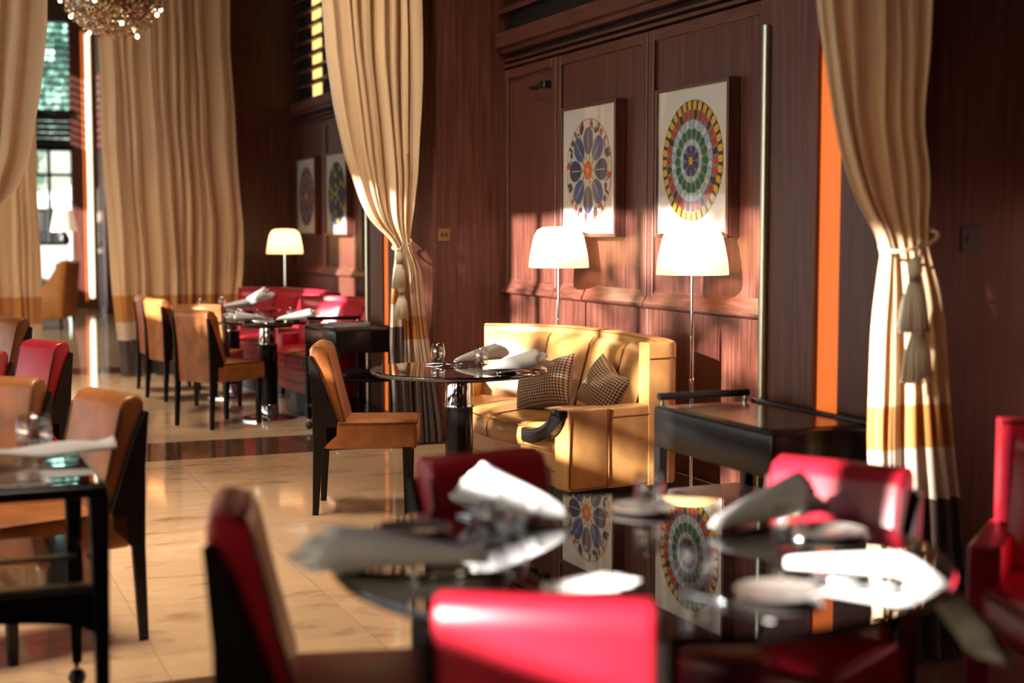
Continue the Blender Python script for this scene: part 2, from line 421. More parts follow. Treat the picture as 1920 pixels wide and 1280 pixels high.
struct('sun_block_slab', B(XL0 - 5.4, XL0, Y0 - 3, Y1, 2.02, 2.10), 'wallpaint', wl)   # unseen slab added outside to keep the sun out of the lower windows
win = struct('window_1', B(XL0 + .04, XL0 + .05, Y0, Y1, .6, 1.95), 'pane')
for k in range(11): struct('louver_slat', B(XL0, XL1 + .03, 23.0, 27.2, 5.12 + k * .13, 5.155 + k * .13), 'ebony', wl)

# panelled right wall: bays between projecting pillars
PX = 3.0
PILLARS = [(3.80, 4.67), (9.0, 9.86), (14.75, 15.6), (19.9, 20.7), (25.2, 26.0)]
def board(parent, name, y0, y1, z0, z1, x, mat='wood', bev=.004):
    o = obj(name, B(x, X1 + .06, y0, y1, z0, z1, bev=bev, seg=1), mat, parent, 30); return o
def bay(y0, y1, joints):
    """joints: list of y boundaries far -> near splitting the bay into panels"""
    ed = joints
    for a, b in zip(ed, ed[1:]):
        lo, hi = min(a, b), max(a, b); g = .006; s = .062
        # lower plain panel
        board(wr, 'dado_panel', lo + g, hi - g, .13, .985, X1 + .004)
        # framed upper panel
        board(wr, 'stile', lo + g, lo + g + s, 1.03, 2.49, X1 - .008); board(wr, 'stile', hi - g - s, hi - g, 1.03, 2.49, X1 - .008)
        board(wr, 'top_rail', lo + g + s, hi - g - s, 2.43, 2.49, X1 - .008, 'woodh')
        board(wr, 'field_panel', lo + g + s - .002, hi - g - s + .002, 1.03, 2.44, X1 + .012)
        # sloped sill of the panel
        bm = bmesh.new(); prism(bm, [(X1 - .030, .998), (X1 - .030, 1.012), (X1 + .014, 1.088), (X1 + .06, 1.088), (X1 + .06, .998)], 'y', lo + g, hi - g)
        obj('sill_rail', bm, 'woodh', wr)
    board(wr, 'baseboard', y0, y1, 0, .13, X1 - .012, 'woodh')
    board(wr, 'dado_strip', y0, y1, .988, .996, X1 - .012, 'woodh', .001)
    board(wr, 'frieze_strip', y0, y1, 2.505, 2.525, X1 - .01, 'woodh', .002)
    board(wr, 'frieze_strip', y0, y1, 2.545, 2.562, X1 - .01, 'woodh', .002)
    board(wr, 'cornice_strip', y0, y1, 2.60, 2.635, X1 - .03, 'woodh')
    board(wr, 'cornice_rail', y0, y1, 2.635, 2.73, X1 - .07, 'woodh')
    for k in range(9):
        z = 2.86 + k * .145
        bm = bmesh.new(); prism(bm, [(X1 - .05, z), (X1 - .05, z + .020), (X1 + .025, z + .075), (X1 + .025, z + .015)], 'y', y0, y1)
        obj('louver_slat', bm, 'woodh', wr)
    board(wr, 'upper_panel', y0, y1, 4.2, ZC, X1 - .02)
bay(4.67, 9.0, [9.0, 8.145, 6.94, 5.74, 4.67])
bay(9.86, 14.75, [14.75, 13.62, 12.42, 11.2, 9.86])
bay(-2.5, 3.80, [3.8, 2.7, 1.5, .3, -2.5])
bay(15.6, 19.9, [19.9, 18.5, 17.0, 15.6])
bay(20.7, 25.2, [25.2, 23.7, 22.2, 20.7])
for (a, b) in PILLARS:
    p = struct('pillar', B(PX, X1 + .06, a, a + .39, 0, ZC, bev=.006, seg=1), 'wood', None, 30)
    obj('pillar_side', B(PX, X1 + .06, a + .54, b, 0, ZC, bev=.006, seg=1), 'wood', p, 30)
    obj('recess_back', B(PX + .05, X1, a + .39, a + .54, 0, ZC), 'wood', p)
    obj('light_strip', B(PX + .02, PX + .049, a + .395, a + .535, 0.1, 3.6), 'orange', p)
    obj('steel_trim', T([(PX - .012, b - .018, .1), (PX - .012, b - .018, 2.18)], .016, 10), 'steel', p, 60)
    obj('pillar_base', B(PX - .008, PX, a, b, 0, .12), 'woodh', p)
# lit opening behind the second bay's louvers
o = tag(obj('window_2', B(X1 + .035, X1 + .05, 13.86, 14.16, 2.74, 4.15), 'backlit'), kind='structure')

# end wall of the far lounge with its window
we = struct('wall_far', B(2.66, X1 + .3, Y1, Y1 + .25, 0, ZC), 'wood')
struct('wall_segment', B(X0, -1.2, Y1, Y1 + .25, 0, ZC), 'wallpaint', we)
struct('wall_segment', B(-1.2, 2.66, Y1, Y1 + .25, 5.2, ZC), 'wallpaint', we)
struct('beam', B(-1.2, 2.66, Y1 - .05, Y1 + .25, 2.88, 3.0), 'ebony', we)
struct('beam', B(-1.2, 2.66, Y1 - .05, Y1 + .25, 3.52, 3.62), 'ebony', we)
for k in range(5): struct('louver_slat', B(-1.2, 2.66, Y1, Y1 + .16, 3.01 + k * .105, 3.095 + k * .105), 'ebony', we)
for k in range(12): struct('louver_slat', B(-1.2, 2.66, Y1, Y1 + .1, 3.70 + k * .125, 3.738 + k * .125), 'ebony', we)
wf = struct('window_3', B(-1.2, 2.66, Y1 + .12, Y1 + .13, 0, 2.88), 'pane')
for x in (-0.3, 0.7, 1.55, 2.28): struct('window_mullion', B(x - .03, x + .03, Y1 + .05, Y1 + .2, 0, 2.88), 'iron', wf)
struct('window_rail', B(-1.2, 2.66, Y1 + .05, Y1 + .2, 2.42, 2.48), 'iron', wf)
t = thing('light_tube', 'tall glowing warm white tube light on the end wall of the far lounge', 'light', (2.98, Y1 - .06, 0))
obj('tube_diffuser', T([(0, 0, .2), (0, 0, 5.0)], .042, 12), 'tube', t, 60)
obj('housing', B(-.105, -.08, .02, .06, .15, 5.05), 'orange', t)
obj('bracket', B(-.08, .05, .03, .06, .3, .36), 'iron', t); obj('bracket', B(-.08, .05, .03, .06, 4.7, 4.76), 'iron', t)

# ------------------------------------------------------------------ chairs
def make_chair(mat, seam, label, cat='chair'):
    t = thing('dining_chair', label, cat)
    # seat with crowned top
    bm = bmesh.new(); box(bm, -.20, .27, -.205, .205, .33, .462, bev=.022, seg=3)
    bmesh.ops.subdivide_edges(bm, edges=[e for e in bm.edges if e.calc_length() > .2], cuts=5, use_grid_fill=True)
    for v in bm.verts:
        if v.co.z > .44: v.co.z += .014 * max(0, 1 - ((v.co.x - .05) / .23) ** 2) * max(0, 1 - (v.co.y / .2) ** 2)
    obj('seat', bm, mat, t, 50)
    z = .458
    obj('seat_piping', T([(-.12, -.203, z), (.252, -.203, z), (.268, -.188, z), (.268, .188, z), (.252, .203, z), (-.12, .203, z)], .0042, 6), seam, t, 60)
    prof = [(-.222, .33), (-.238, .60), (-.262, .80), (-.262, .826), (-.247, .846), (-.225, .85), (-.185, .838), (-.168, .81), (-.125, .62), (-.085, .47), (-.085, .40), (-.17, .34)]
    bm = bmesh.new(); prism(bm, prof, 'y', -.185, .185, bev=.014, seg=3); obj('backrest', bm, mat, t, 45)
    for s in (-1, 1):
        f = s * .186
        pts = [(x, f, zz) for x, zz in ((-.170, .805), (-.127, .62), (-.09, .48))]
        obj('back_piping', T(pts, .004, 6), seam, t, 60)
        bm = bmesh.new(); prism(bm, [(-.268, .79), (-.255, .795), (-.215, .72), (-.125, .47), (-.125, .40), (-.200, .33), (-.222, 0), (-.252, 0), (-.246, .33), (-.252, .6)], 'y', s * .183, s * .205, bev=.003, seg=1)
        obj('rear_leg', bm, 'ebony', t, 30)
        bm = bmesh.new(); box(bm, .195, .240, s * .180 - .022, s * .180 + .022, 0, .34, bev=.003, seg=1)
        for v in bm.verts:
            if v.co.z < .1: v.co.x = .2175 + (v.co.x - .2175) * .6; v.co.y = s * .18 + (v.co.y - s * .18) * .6
        obj('front_leg', bm, 'ebony', t, 30)
    return t
LT = 'tan leather dining chair '
ch = make_chair('tan', 'tanseam', 'single tan leather dining chair drawn up to the small table facing the honey banquette')
ch.location = (2.087, 6.92, 0); ch.rotation_euler = (0, 0, R(-21))
def chair(x, y, deg, label, src=ch, group=None): return dup(src, (x, y, 0), R(deg), label, group)
chair(2.02, 10.38, 29, 'tan leather chair with dappled sun on its back, at the cart-side far table', group='chairs at the two far tables')
chair(2.06, 12.18, 14, 'tan leather chair whose whole rear panel shows, at the rearmost round table', group='chairs at the two far tables')
chair(2.06, 12.85, 4, 'tan chair mostly hidden by another chair back, against the striped curtain hem', group='chairs at the two far tables')
chair(2.12, 11.28, 62, 'tan chair of which only the top edge shows between two other tan chair backs', group='chairs at the two far tables')
chair(.40, 5.04, 198.6, 'large tan leather chair with long black rear leg beside the black glass-topped serving table', group='chairs left of the aisle')
chair(.14, 5.62, 229, 'tan leather chair behind the wine glass, only its back and one black post showing', group='chairs left of the aisle')
chair(.36, 9.75, 200, 'small distant tan chair cut by the picture edge beside the left striped curtain', group='chairs left of the aisle')
rc = make_chair('red', 'redseam', 'dark red leather chair in the shade behind the big round table, back towards the banquette')
rc.scale = (1, .92, 1); rc.location = (1.335, 3.09, 0); rc.rotation_euler = (0, 0, R(-80.7)); rc['group'] = 'red chairs round the big table'
g = 'red chairs round the big table'
chair(1.865, 2.73, -149.6, 'red leather chair half lit by sun, standing before the tasselled curtain', rc, g)
chair(.985, 2.14, 59.2, 'red leather chair with its sunlit back turned to the camera, closest of all', rc, g)
chair(.80, 2.86, -14, 'dark red leather chair seen from its side with black side, left of the big table', rc, g)
chair(.40, 7.55, 205, 'dark red leather chair back behind the two tan chairs, by the striped curtain', rc, 'chairs left of the aisle')
chair(.10, 6.93, 235, 'dark red chair corner at the picture edge, behind the tan chair', rc, 'chairs left of the aisle')

# ------------------------------------------------------------------ curved banquettes
def V2(x, y): return Vector((x, y, 0))
OUT = [(3.06, 7.70), (3.25, 7.575), (3.40, 7.38), (3.475, 7.15), (3.495, 6.90), (3.49, 6.60), (3.46, 6.28), (3.40, 6.06)]
RET = [(3.36, 6.012), (3.30, 5.998), (3.215, 5.985)]
FRONT = [(2.76, 7.40), (2.69, 7.13), (2.665, 6.82), (2.69, 6.55), (2.74, 6.30), (2.765, 6.06)]
CX, CY = 3.05, 6.8
def loc2(P): return [V2(a - CX, b - CY) for a, b in P]
def offset(path, d):
    out = []
    for i, p in enumerate(path):
        t = (path[min(i + 1, len(path) - 1)] - path[max(i - 1, 0)]).normalized()
        out.append(p + Vector((t.y, -t.x, 0)) * d)      # far -> near travel: positive d = inwards (towards -X)
    return out
def sheet_solid(bm, outer, inner, z0f, z1f):
    """closed wall between two paths"""
    n = len(outer)
    R_ = [[bm.verts.new((o.x, o.y, z0f(i / (n - 1)))), bm.verts.new((o.x, o.y, z1f(i / (n - 1)) - .012)), bm.verts.new((o.x * .9 + q.x * .1, o.y * .9 + q.y * .1, z1f(i / (n - 1)))),
           bm.verts.new((o.x * .1 + q.x * .9, o.y * .1 + q.y * .9, z1f(i / (n - 1)))), bm.verts.new((q.x, q.y, z1f(i / (n - 1)) - .012)), bm.verts.new((q.x, q.y, z0f(i / (n - 1))))] for i, (o, q) in enumerate(zip(outer, inner))]
    for a, b in zip(R_, R_[1:]):
        for k in range(6): bm.faces.new((a[k], b[k], b[(k + 1) % 6], a[(k + 1) % 6]))
    bm.faces.new(R_[0][::-1]); bm.faces.new(R_[-1])
    bmesh.ops.recalc_face_normals(bm, faces=bm.faces)
def make_sofa(mat, seam, label, cushions=4):
    t = thing('curved_banquette', label, 'sofa')
    oc = resample(crom(loc2(OUT + RET), 8), 40)
    ic = offset(oc, .085)
    bm = bmesh.new(); sheet_solid(bm, oc, ic, lambda s: .19, lambda s: .875); obj('back_shell', bm, mat, t, 40)
    # rim piping and the seam below the rim band
    obj('rim_piping', T([(p.x, p.y, .868) for p in ic], .0045, 6), seam, t, 60)
    obj('shell_seam', T([(p.x, p.y, .80) for p in offset(oc, -.002)], .003, 6), seam, t, 60)
    # back cushions
    body = resample(crom(loc2(OUT), 8), 48); inb = offset(body, .08)
    fr = resample(crom(loc2(FRONT), 8), 48)
    cuts = [1 + i * (46 - 1) / cushions for i in range(cushions + 1)]
    def along(path, s):
        i = min(int(s), len(path) - 2); return path[i].lerp(path[i + 1], s - i)
    for k in range(cushions):
        a, b = cuts[k] + .12, cuts[k + 1] - .12
        bm = bmesh.new()
        def f(u, v, a=a, b=b):
            s = a + (b - a) * u; p = along(inb, s); q = along(fr, s); d = (q - p).normalized()
            zz = .44 + .40 * v
            lean = .135 * (1 - v) + .045
            bul = .035 * (1 - abs(2 * u - 1) ** 3.5) * (1 - abs(2 * v - 1) ** 5)
            edge = min(1, (1 - v) / .06) ** .5
            th = (lean + bul - .02) * edge
            return p + d * max(th, 0.0) + Vector((0, 0, zz))
        grid(bm, 12, 14, f); 
        obj('back_cushion', bm, mat, t, 180)
    for k in range(1, cushions):
        s = cuts[k]; p = along(inb, s); q = along(fr, s); d = (q - p).normalized()
        obj('cushion_seam', T([p + d * (.135 * (1 - v) + .045 - .014) + Vector((0, 0, .44 + .40 * v)) for v in [i / 10 for i in range(10)]], .006, 6), seam, t, 60)
    # seat cushion: between back and front curves
    bm = bmesh.new()
    def sp(u, v):
        s = u * 48; p = along(offset(body, .10), s); q = along(fr, s)
        return p, q
    prof = [(0, .36), (0, .44), (.2, .475), (.45, .485), (.7, .482), (.88, .476), (.965, .465), (1.0, .44), (1.01, .40), (1.0, .362), (.96, .35), (0.3, .35)]
    rings = []
    for i in range(25):
        p, q = sp(i / 24, 0)
        rings.append([bm.verts.new((p.x + (q.x - p.x) * a, p.y + (q.y - p.y) * a, z - (.012 if i in (0, 24) and z > .43 else 0))) for a, z in prof])
    m_ = len(prof)
    for A, Bq in zip(rings, rings[1:]):
        for k in range(m_): bm.faces.new((A[k], A[(k + 1) % m_], Bq[(k + 1) % m_], Bq[k]))
    bm.faces.new(rings[0]); bm.faces.new(rings[-1][::-1]); bmesh.ops.recalc_face_normals(bm, faces=bm.faces)
    obj('seat_cushion', bm, mat, t, 60)
    obj('seat_piping', T([(p.x, p.y, .458) for p in fr], .0045, 6), seam, t, 60)
    for s in (13, 25, 37):
        p = along(fr, s); q = along(offset(body, .10), s); d = (p - q)
        obj('seat_seam', T([(q.x + d.x * a, q.y + d.y * a, z + .001) for a, z in ((.3, .48), (.7, .482), (.9, .475), (.97, .462), (1.004, .44), (1.014, .40), (1.0, .36))], .0042, 6), seam, t, 60)
    # seat base and plinth
    fb = offset(fr, -.02)
    def solid(path_o, path_i, z0, z1, name, m2):
        bm = bmesh.new(); n = len(path_o)
        R_ = [[bm.verts.new((o.x, o.y, z0)), bm.verts.new((o.x, o.y, z1)), bm.verts.new((q.x, q.y, z1)), bm.verts.new((q.x, q.y, z0))] for o, q in zip(path_o, path_i)]
        for a, b in zip(R_, R_[1:]):
            for k in range(4): bm.faces.new((a[k], b[k], b[(k + 1) % 4], a[(k + 1) % 4]))
        bm.faces.new(R_[0][::-1]); bm.faces.new(R_[-1]); bmesh.ops.recalc_face_normals(bm, faces=bm.faces)
        return obj(name, bm, m2, t, 40)
    solid(offset(body, .03), fb, .19, .352, 'seat_base', mat)
    obj('base_seam', T([(p.x, p.y, .262) for p in offset(fr, -.018)], .003, 6), seam, t, 60)
    solid(offset(body, .07), offset(fr, -.07), 0, .19, 'plinth', 'black')
    # near arm: outer panel, front wrap panel, inner face
    def slab(p0, p1, th, z0, z1, name, m2, bev=.012):
        d = (p1 - p0); ln = d.length; a = math.atan2(d.y, d.x)
        o = obj(name, B(0, ln, 0, th, z0, z1, bev=bev, seg=3), m2, t, 50); o.location = p0; o.rotation_euler = (0, 0, a); return o
    Pn = V2(2.748 - CX, 5.90 - CY); Pm = V2(2.985 - CX, 5.946 - CY); Pb = V2(3.30 - CX, 6.004 - CY)
    slab(Pn, Pm, .115, .20, .583, 'arm_panel', mat, .016)
    slab(Pm, Pb, .115, .195, .578, 'arm_side', mat, .012)
    z = .20
    d = (Pm - Pn).normalized(); nrm = Vector((d.y, -d.x, 0)) * .001
    obj('arm_piping', T([Pn + nrm + Vector((0, 0, .58)) + d * .012, Pn + nrm + Vector((0, 0, .22)) + d * .008, Pn + nrm + d * .022 + Vector((0, 0, .205)), Pm + nrm - d * .022 + Vector((0, 0, .205)), Pm + nrm - d * .004 + Vector((0, 0, .22)), Pm + nrm - d * .004 + Vector((0, 0, .575))], .0045, 6), seam, t, 60)
    d2 = (Pb - Pm).normalized()
    obj('arm_band', T([Pm + Vector((0, -.001, .535)), Pb + Vector((0, -.001, .535))], .0035, 6), seam, t, 60)
    # far arm
    Fa = V2(2.815 - CX, 7.39 - CY); Fb = V2(3.12 - CX, 7.65 - CY)
    slab(Fa, Fb, .09, .195, .578, 'far_arm', mat, .012)
    # black scroll sweeping from the arm down to the seat front
    pts = []
    for i in range(15):
        th = i / 14 * PI / 2
        pts.append((2.728 - CX - .012 * math.sin(2 * th), 5.955 - CY + .36 * (1 - math.cos(th)), .553 - .13 * math.sin(th)))
    obj('scroll_arm', T(pts, .034, sec=[(-.9, -1), (.9, -1), (1.1, -.7), (1.1, .7), (.9, 1), (-.9, 1), (-1.1, .7), (-1.1, -.7)]), 'black', t, 40)
    obj('arm_cap', B(2.702 - CX, 2.752 - CX, 5.905 - CY, 6.01 - CY, .545, .583, bev=.01, seg=2), 'black', t, 40)
    return t
sofa = make_sofa('yellow', 'yellowseam', 'curved honey-yellow leather banquette under the two round-medallion prints')
sofa.location = (CX, CY, 0)
rsofa = make_sofa('red', 'redseam', 'red leather banquette at the frame edge beyond the tasselled curtain')
rsofa.location = (CX - .215, CY - 4.50, 0); rsofa['group'] = 'red banquettes'
def sofa_copy(x, y, deg, label): return dup(rsofa, (x, y, 0), R(deg), label, 'red banquettes')
sofa_copy(3.0, 12.85, 8, 'dark red banquette behind the round table, before the far lit floor lamp')
sofa_copy(2.99, 10.84, 0, 'dark red banquette with a bright lit top edge, behind the black service cart')

# ------------------------------------------------------------------ cushions
def pillow(name, label, loc, rot, w, h, seed, mat='hound'):
    rnd = random.Random(seed)
    bm = bmesh.new(); uvl = bm.loops.layers.uv.new('uv')
    n = 22
    def side(sgn):
        def f(u, v):
            x = (u - .5); z = (v - .5)
            e = (1 - abs(2 * x) ** 3) * (1 - abs(2 * z) ** 3)
            pin = 1 - .10 * (1 - (2 * z) ** 2) * abs(2 * x) ** 4
            pz = 1 - .12 * (1 - (2 * x) ** 2) * abs(2 * z) ** 4
            chop = -.09 * h * math.exp(-((x) / .22) ** 2) * max(0, v - .45) / .55
            y = sgn * (.085 * max(e, 0) ** .6) + .012 * math.sin(7 * x + seed) * math.cos(6 * z) * e
            y -= sgn * .03 * math.exp(-(x / .12) ** 2) * max(0, v - .5) * 2 * e
            return Vector((x * w * pin, y, z * h * pz + chop))
        F = grid(bm, n, n, f)
        for i, j, fc in F:
            for lp, (a, b) in zip(fc.loops, ((0, 0), (1, 0), (1, 1), (0, 1))): lp[uvl].uv = ((i + a) / n * (w / .42), (j + b) / n * (h / .42))
    side(1); side(-1)
    bmesh.ops.remove_doubles(bm, verts=bm.verts, dist=.0008)
    bmesh.ops.recalc_face_normals(bm, faces=bm.faces)
    o = obj(name, bm, mat, None, 180, loc, rot); return tag(o, label, 'cushion', 'houndstooth cushions')
pillow('cushion', 'brown and cream houndstooth cushion leaning at the middle of the honey banquette, by the napkins', (3.02, 6.77, .612), (R(-24), R(-12), R(-62)), .36, .29, 2)
pillow('cushion', 'smaller-looking houndstooth cushion tucked in the banquette corner by the arm', (3.22, 6.46, .600), (R(-22), R(20), R(-84)), .34, .28, 5)

# ------------------------------------------------------------------ tables
def round_table(label, x, y, r, group=None):
    t = thing('round_table', label, 'table', (x, y, 0), 0, group)
    obj('tabletop', L([(0, .725), (r * .5, .725), (r - .012, .728), (r - .004, .732), (r, .738), (r, .745), (r - .004, .75), (r - .05, .7501), (0, .7501)], 72), 'blacktop', t, 40)
    obj('apron_plate', L([(0, .70), (r * .45, .70), (r * .45, .726), (0, .726)], 40), 'ebony', t, 40)
    pr = .066 if r < .5 else .085
    obj('pedestal', L([(pr, .03), (pr, .565)], 32), 'black', t, 60)
    obj('collar', L([(pr + .001, .565), (pr + .006, .57), (pr + .006, .58), (pr + .002, .585), (pr + .002, .70), (0, .70)], 32), 'chrome', t, 40)
    obj('base_collar', L([(pr + .004, .02), (pr + .004, .11), (pr, .115)], 32), 'chrome', t, 40)
    R2 = r * .52
    obj('base_plate', L([(0, 0), (R2, 0), (R2, .012), (R2 - .02, .02), (pr, .03), (0, .03)], 48), 'chrome', t, 40)
    return t
TB = (1.345, 2.55); TS = (2.385, 6.36)
round_table('large round black gloss table in front, reflecting the medallion prints', *TB, .625)
round_table('small round black gloss table between the single tan chair and the honey banquette', *TS, .425)
round_table('round black table with chrome base beside the far service cart', 2.42, 10.52, .41, 'far round tables')
round_table('rearmost round black table before the striped curtain', 2.47, 12.10, .41, 'far round tables')
round_table('round dark table at the frame edge under the left napkin, mostly out of view', -.32, 5.25, .42)

# ------------------------------------------------------------------ glasses, napkins, plates, cutlery
def make_tumbler(label):
    prof = [(0, .006), (.020, .005), (.022, 0), (.024, .002), (.031, .02), (.036, .042), (.035, .062), (.029, .095), (.0278, .095), (.0335, .062), (.0345, .042), (.0295, .022), (.020, .011), (0, .010)]
    o = obj('tumbler', L(prof, 28), 'tumblerglass', None, 180); return tag(o, label, 'glass', 'stemless glasses')
tm = make_tumbler('stemless glass standing alone at the back edge of the small round table')
tm.location = (2.40, 6.70, .7505)
def glass(x, y, label, z=.7505): c = dup(tm, (x, y, z), 0, label); return c
glass(2.515, 6.40, 'stemless glass between the two napkin rolls on the small round table')
glass(1.095, 2.72, 'stemless glass beside the left napkin roll on the big table')
glass(1.17, 2.80, 'stemless glass close behind another one, in front of the white upright napkin')
glass(1.56, 2.90, 'stemless glass near the back rim of the big table, before the grey folder')
glass(1.625, 2.42, 'stemless glass between the two right-hand napkins of the big table')
glass(1.30, 2.23, 'stemless glass above the sunlit red chair back, on the big table')
glass(2.18, 10.40, 'stemless glass at the left of the far cart-side table')
glass(2.28, 10.22, 'stemless glass on the camera side of the far cart-side table')
glass(2.57, 10.42, 'stemless glass between napkins on the far cart-side table')
glass(2.20, 12.05, 'stemless glass at the left rim of the rearmost table')
glass(2.44, 12.35, 'stemless glass at the back of the rearmost table')
wg = glass(.300, 4.32, 'large wine tumbler standing on the serving table beside the folded napkin', .7548); wg.scale = (1.45, 1.45, 1.25)

def make_napkin(label, length=.30, w=.055, h=.045, droop=0.0, seed=1):
    """rolled cone: tip at origin, fluffy layered mouth at +X"""
    rnd = random.Random(seed)
    t = thing('napkin', label, 'napkin', group='rolled white napkins')
    def cone(scale, s0, s1, off, ph):
        bm = bmesh.new(); nu, nv = 26, 16
        def f(u, v):
            s = s0 + (s1 - s0) * v; a = 2 * PI * u
            ww = (.010 + (w - .010) * s ** .8) * scale; hh = (.008 + (h - .008) * s ** .75) * scale
            fl = 1 + .09 * s * s * math.sin(4 * a + ph) + .06 * s * math.sin(7 * a + 2 * ph)
            yy = ww * math.cos(a) * fl; zz = hh * math.sin(a) * fl
            zz = max(zz, -hh * .62) + hh * .62 + off
            ext = .022 * max(0, s - .7) / .3 * (math.sin(3 * a + ph) * .7 + math.sin(a + ph) * .5)
            x = length * s + ext
            return Vector((x, yy + .01 * s * math.sin(ph), zz - droop * max(0, s - .62) ** 1.5 * 2.6))
        grid(bm, nu, nv, f, closed_u=True)
        bmesh.ops.recalc_face_normals(bm, faces=bm.faces)
        return bm
    for nm, sc, s0, s1, off, ph in (('outer_fold', 1.0, 0, 1.0, 0, rnd.random() * 6), ('inner_fold', .72, .35, 1.10, .006, rnd.random() * 6), ('core_fold', .42, .5, 1.16, .012, rnd.random() * 6)):
        o = obj(nm, cone(sc, s0, s1, off, ph), 'linen', t, 180)
        md = o.modifiers.new('thickness', 'SOLIDIFY'); md.thickness = .0022
    return t
def put(t, x, y, z, deg, tilt=0): t.location = (x, y, z); t.rotation_euler = (0, R(tilt), R(deg)); return t
put(make_napkin('white napkin roll hanging over the left rim of the big table', .31, .06, .05, .02, 1), 1.01, 2.53, .763, 160)
put(make_napkin('tall crumpled white napkin in front of the shaded dark red chair', .20, .055, .072, 0, 2), 1.335, 2.86, .763, 150)
put(make_napkin('greyish napkin roll lying below the half-lit red chair', .27, .055, .055, 0, 3), 1.575, 2.64, .763, 12)
put(make_napkin('long white napkin roll spilling over the right rim of the big table', .33, .040, .028, .16, 4), 1.525, 2.28, .763, -41)
put(make_napkin('short white napkin just above the sunlit red chair back', .12, .026, .016, 0, 5), 1.02, 2.295, .758, -10)
put(make_napkin('napkin roll at the back of the small table, behind the other roll', .27, .05, .05, 0, 6), 2.44, 6.56, .763, 22)
put(make_napkin('white napkin cone at the front of the small table, pointing away from the banquette', .27, .05, .05, 0, 7), 2.43, 6.15, .763, -2)
put(make_napkin('white napkin on the far cart-side table next to the tan chair back', .28, .05, .045, 0, 8), 2.36, 10.35, .763, 200)
put(make_napkin('white napkin on the far cart-side table next to the service cart', .28, .05, .045, 0, 9), 2.42, 10.25, .763, 12)
put(make_napkin('white napkin lying at the middle of the rearmost table', .28, .05, .045, 0, 10), 2.33, 12.00, .763, 15)
put(make_napkin('white napkin standing up at the banquette side of the rearmost table', .24, .05, .07, 0, 11), 2.58, 12.28, .765, -15, -12)
put(make_napkin('napkin roll with its open mouth at the frame edge, behind the wine tumbler', .26, .05, .05, 0, 12), .04, 5.00, .763, 150)
# loosely folded napkin across the serving table
bm = bmesh.new()
def ff(u, v):
    x = -.24 + .66 * u; wv = .012 * math.sin(6 * u + 1.2) + .01 * math.sin(11 * u + 3 * v)
    return Vector((x, .10 * (v - .5) * (1 - .35 * u) + .02 * math.sin(3 * u), .012 + abs(wv) + .018 * (1 - (2 * v - 1) ** 2) + .035 * max(0, u - .7)))
grid(bm, 30, 10, ff); o = obj('napkin', bm, 'linen', None, 180, (.10, 4.19, .7565), R(6)); md = o.modifiers.new('thickness', 'SOLIDIFY'); md.thickness = .006
tag(o, 'flat folded linen napkin lying across the serving table, one end over its rim', 'napkin')

def make_plate(label):
    t = thing('side_plate', label, 'plate', group='side plates')
    obj('well', L([(0, .002), (.045, .002), (.052, .005)], 40), 'china', t, 180)
    obj('rim', L([(.052, .005), (.078, .011), (.080, .0125), (.078, .0095), (.05, .001), (.045, 0), (0, 0)], 40), 'china', t, 60)
    return t
pl = make_plate('side plate on the big table, beyond the left napkin roll'); pl.location = (.985, 2.90, .7505)
def plate(x, y, label): return dup(pl, (x, y, .7505), 0, label)
plate(1.80, 2.53, 'side plate on the big table in front of the half-lit red chair')
plate(1.41, 2.13, 'bright side plate at the camera-side rim of the big table')
plate(1.55, 2.92, 'side plate at the back rim of the big table')
plate(2.52, 6.10, 'side plate under the front napkin of the small table')

def make_cutlery(kind, label):
    t = thing(kind, label, kind, group='silver cutlery')
    obj('handle', T([(0, 0, .004), (.04, 0, .005), (.085, 0, .007), (.105, 0, .006)], [.0055, .0048, .003, .0028], 8), 'silver', t, 180)
    if kind == 'knife':
        bm = bmesh.new(); prism(bm, [(.103, -.004), (.15, -.008), (.19, -.008), (.205, -.001), (.205, .003), (.103, .003)], 'z', .004, .006); obj('blade', bm, 'silver', t, 30)
    else:
        bm = bmesh.new(); prism(bm, [(.103, -.003), (.125, -.011), (.15, -.012), (.15, .012), (.125, .011), (.103, .003)], 'z', .004, .006); obj('fork_head', bm, 'silver', t, 30)
        for k in range(4):
            yy = -.0105 + k * .007
            obj('tine', T([(.148, yy, .005), (.175, yy, .006), (.192, yy, .010)], [.0016, .0014, .0008], 6), 'silver', t, 180)
    return t
kn = make_cutlery('knife', 'silver knife beside the left napkin roll of the big table'); kn.location = (1.04, 2.765, .7505); kn.rotation_euler = (0, 0, R(62))
fk = make_cutlery('fork', 'silver fork under the tip of the left napkin roll'); fk.location = (1.03, 2.46, .7505); fk.rotation_euler = (0, 0, R(165))
def cut(src, x, y, deg, label): return dup(src, (x, y, .7505), R(deg), label)
cut(kn, 1.20, 2.98, -40, 'silver knife by the crumpled white napkin and shaded chair')
cut(fk, 1.13, 3.02, -60, 'silver fork leaning by the crumpled white napkin and shaded chair')
cut(kn, 1.66, 2.78, 5, 'silver knife beyond the greyish napkin roll')
cut(fk, 1.70, 2.50, -10, 'silver fork before the plate of the half-lit chair')
cut(kn, 1.25, 2.20, -70, 'silver knife at the camera-side rim next to the bright plate')
cut(fk, 1.53, 2.20, -50, 'silver fork between the bright plate and the long napkin')
cut(fk, 2.30, 6.60, -25, 'silver fork behind the tall glass on the small table')
cut(kn, 2.30, 6.46, -15, 'silver knife reaching past the glass on the small table')
cut(kn, 2.45, 6.04, 0, 'silver knife at the front rim of the small table')

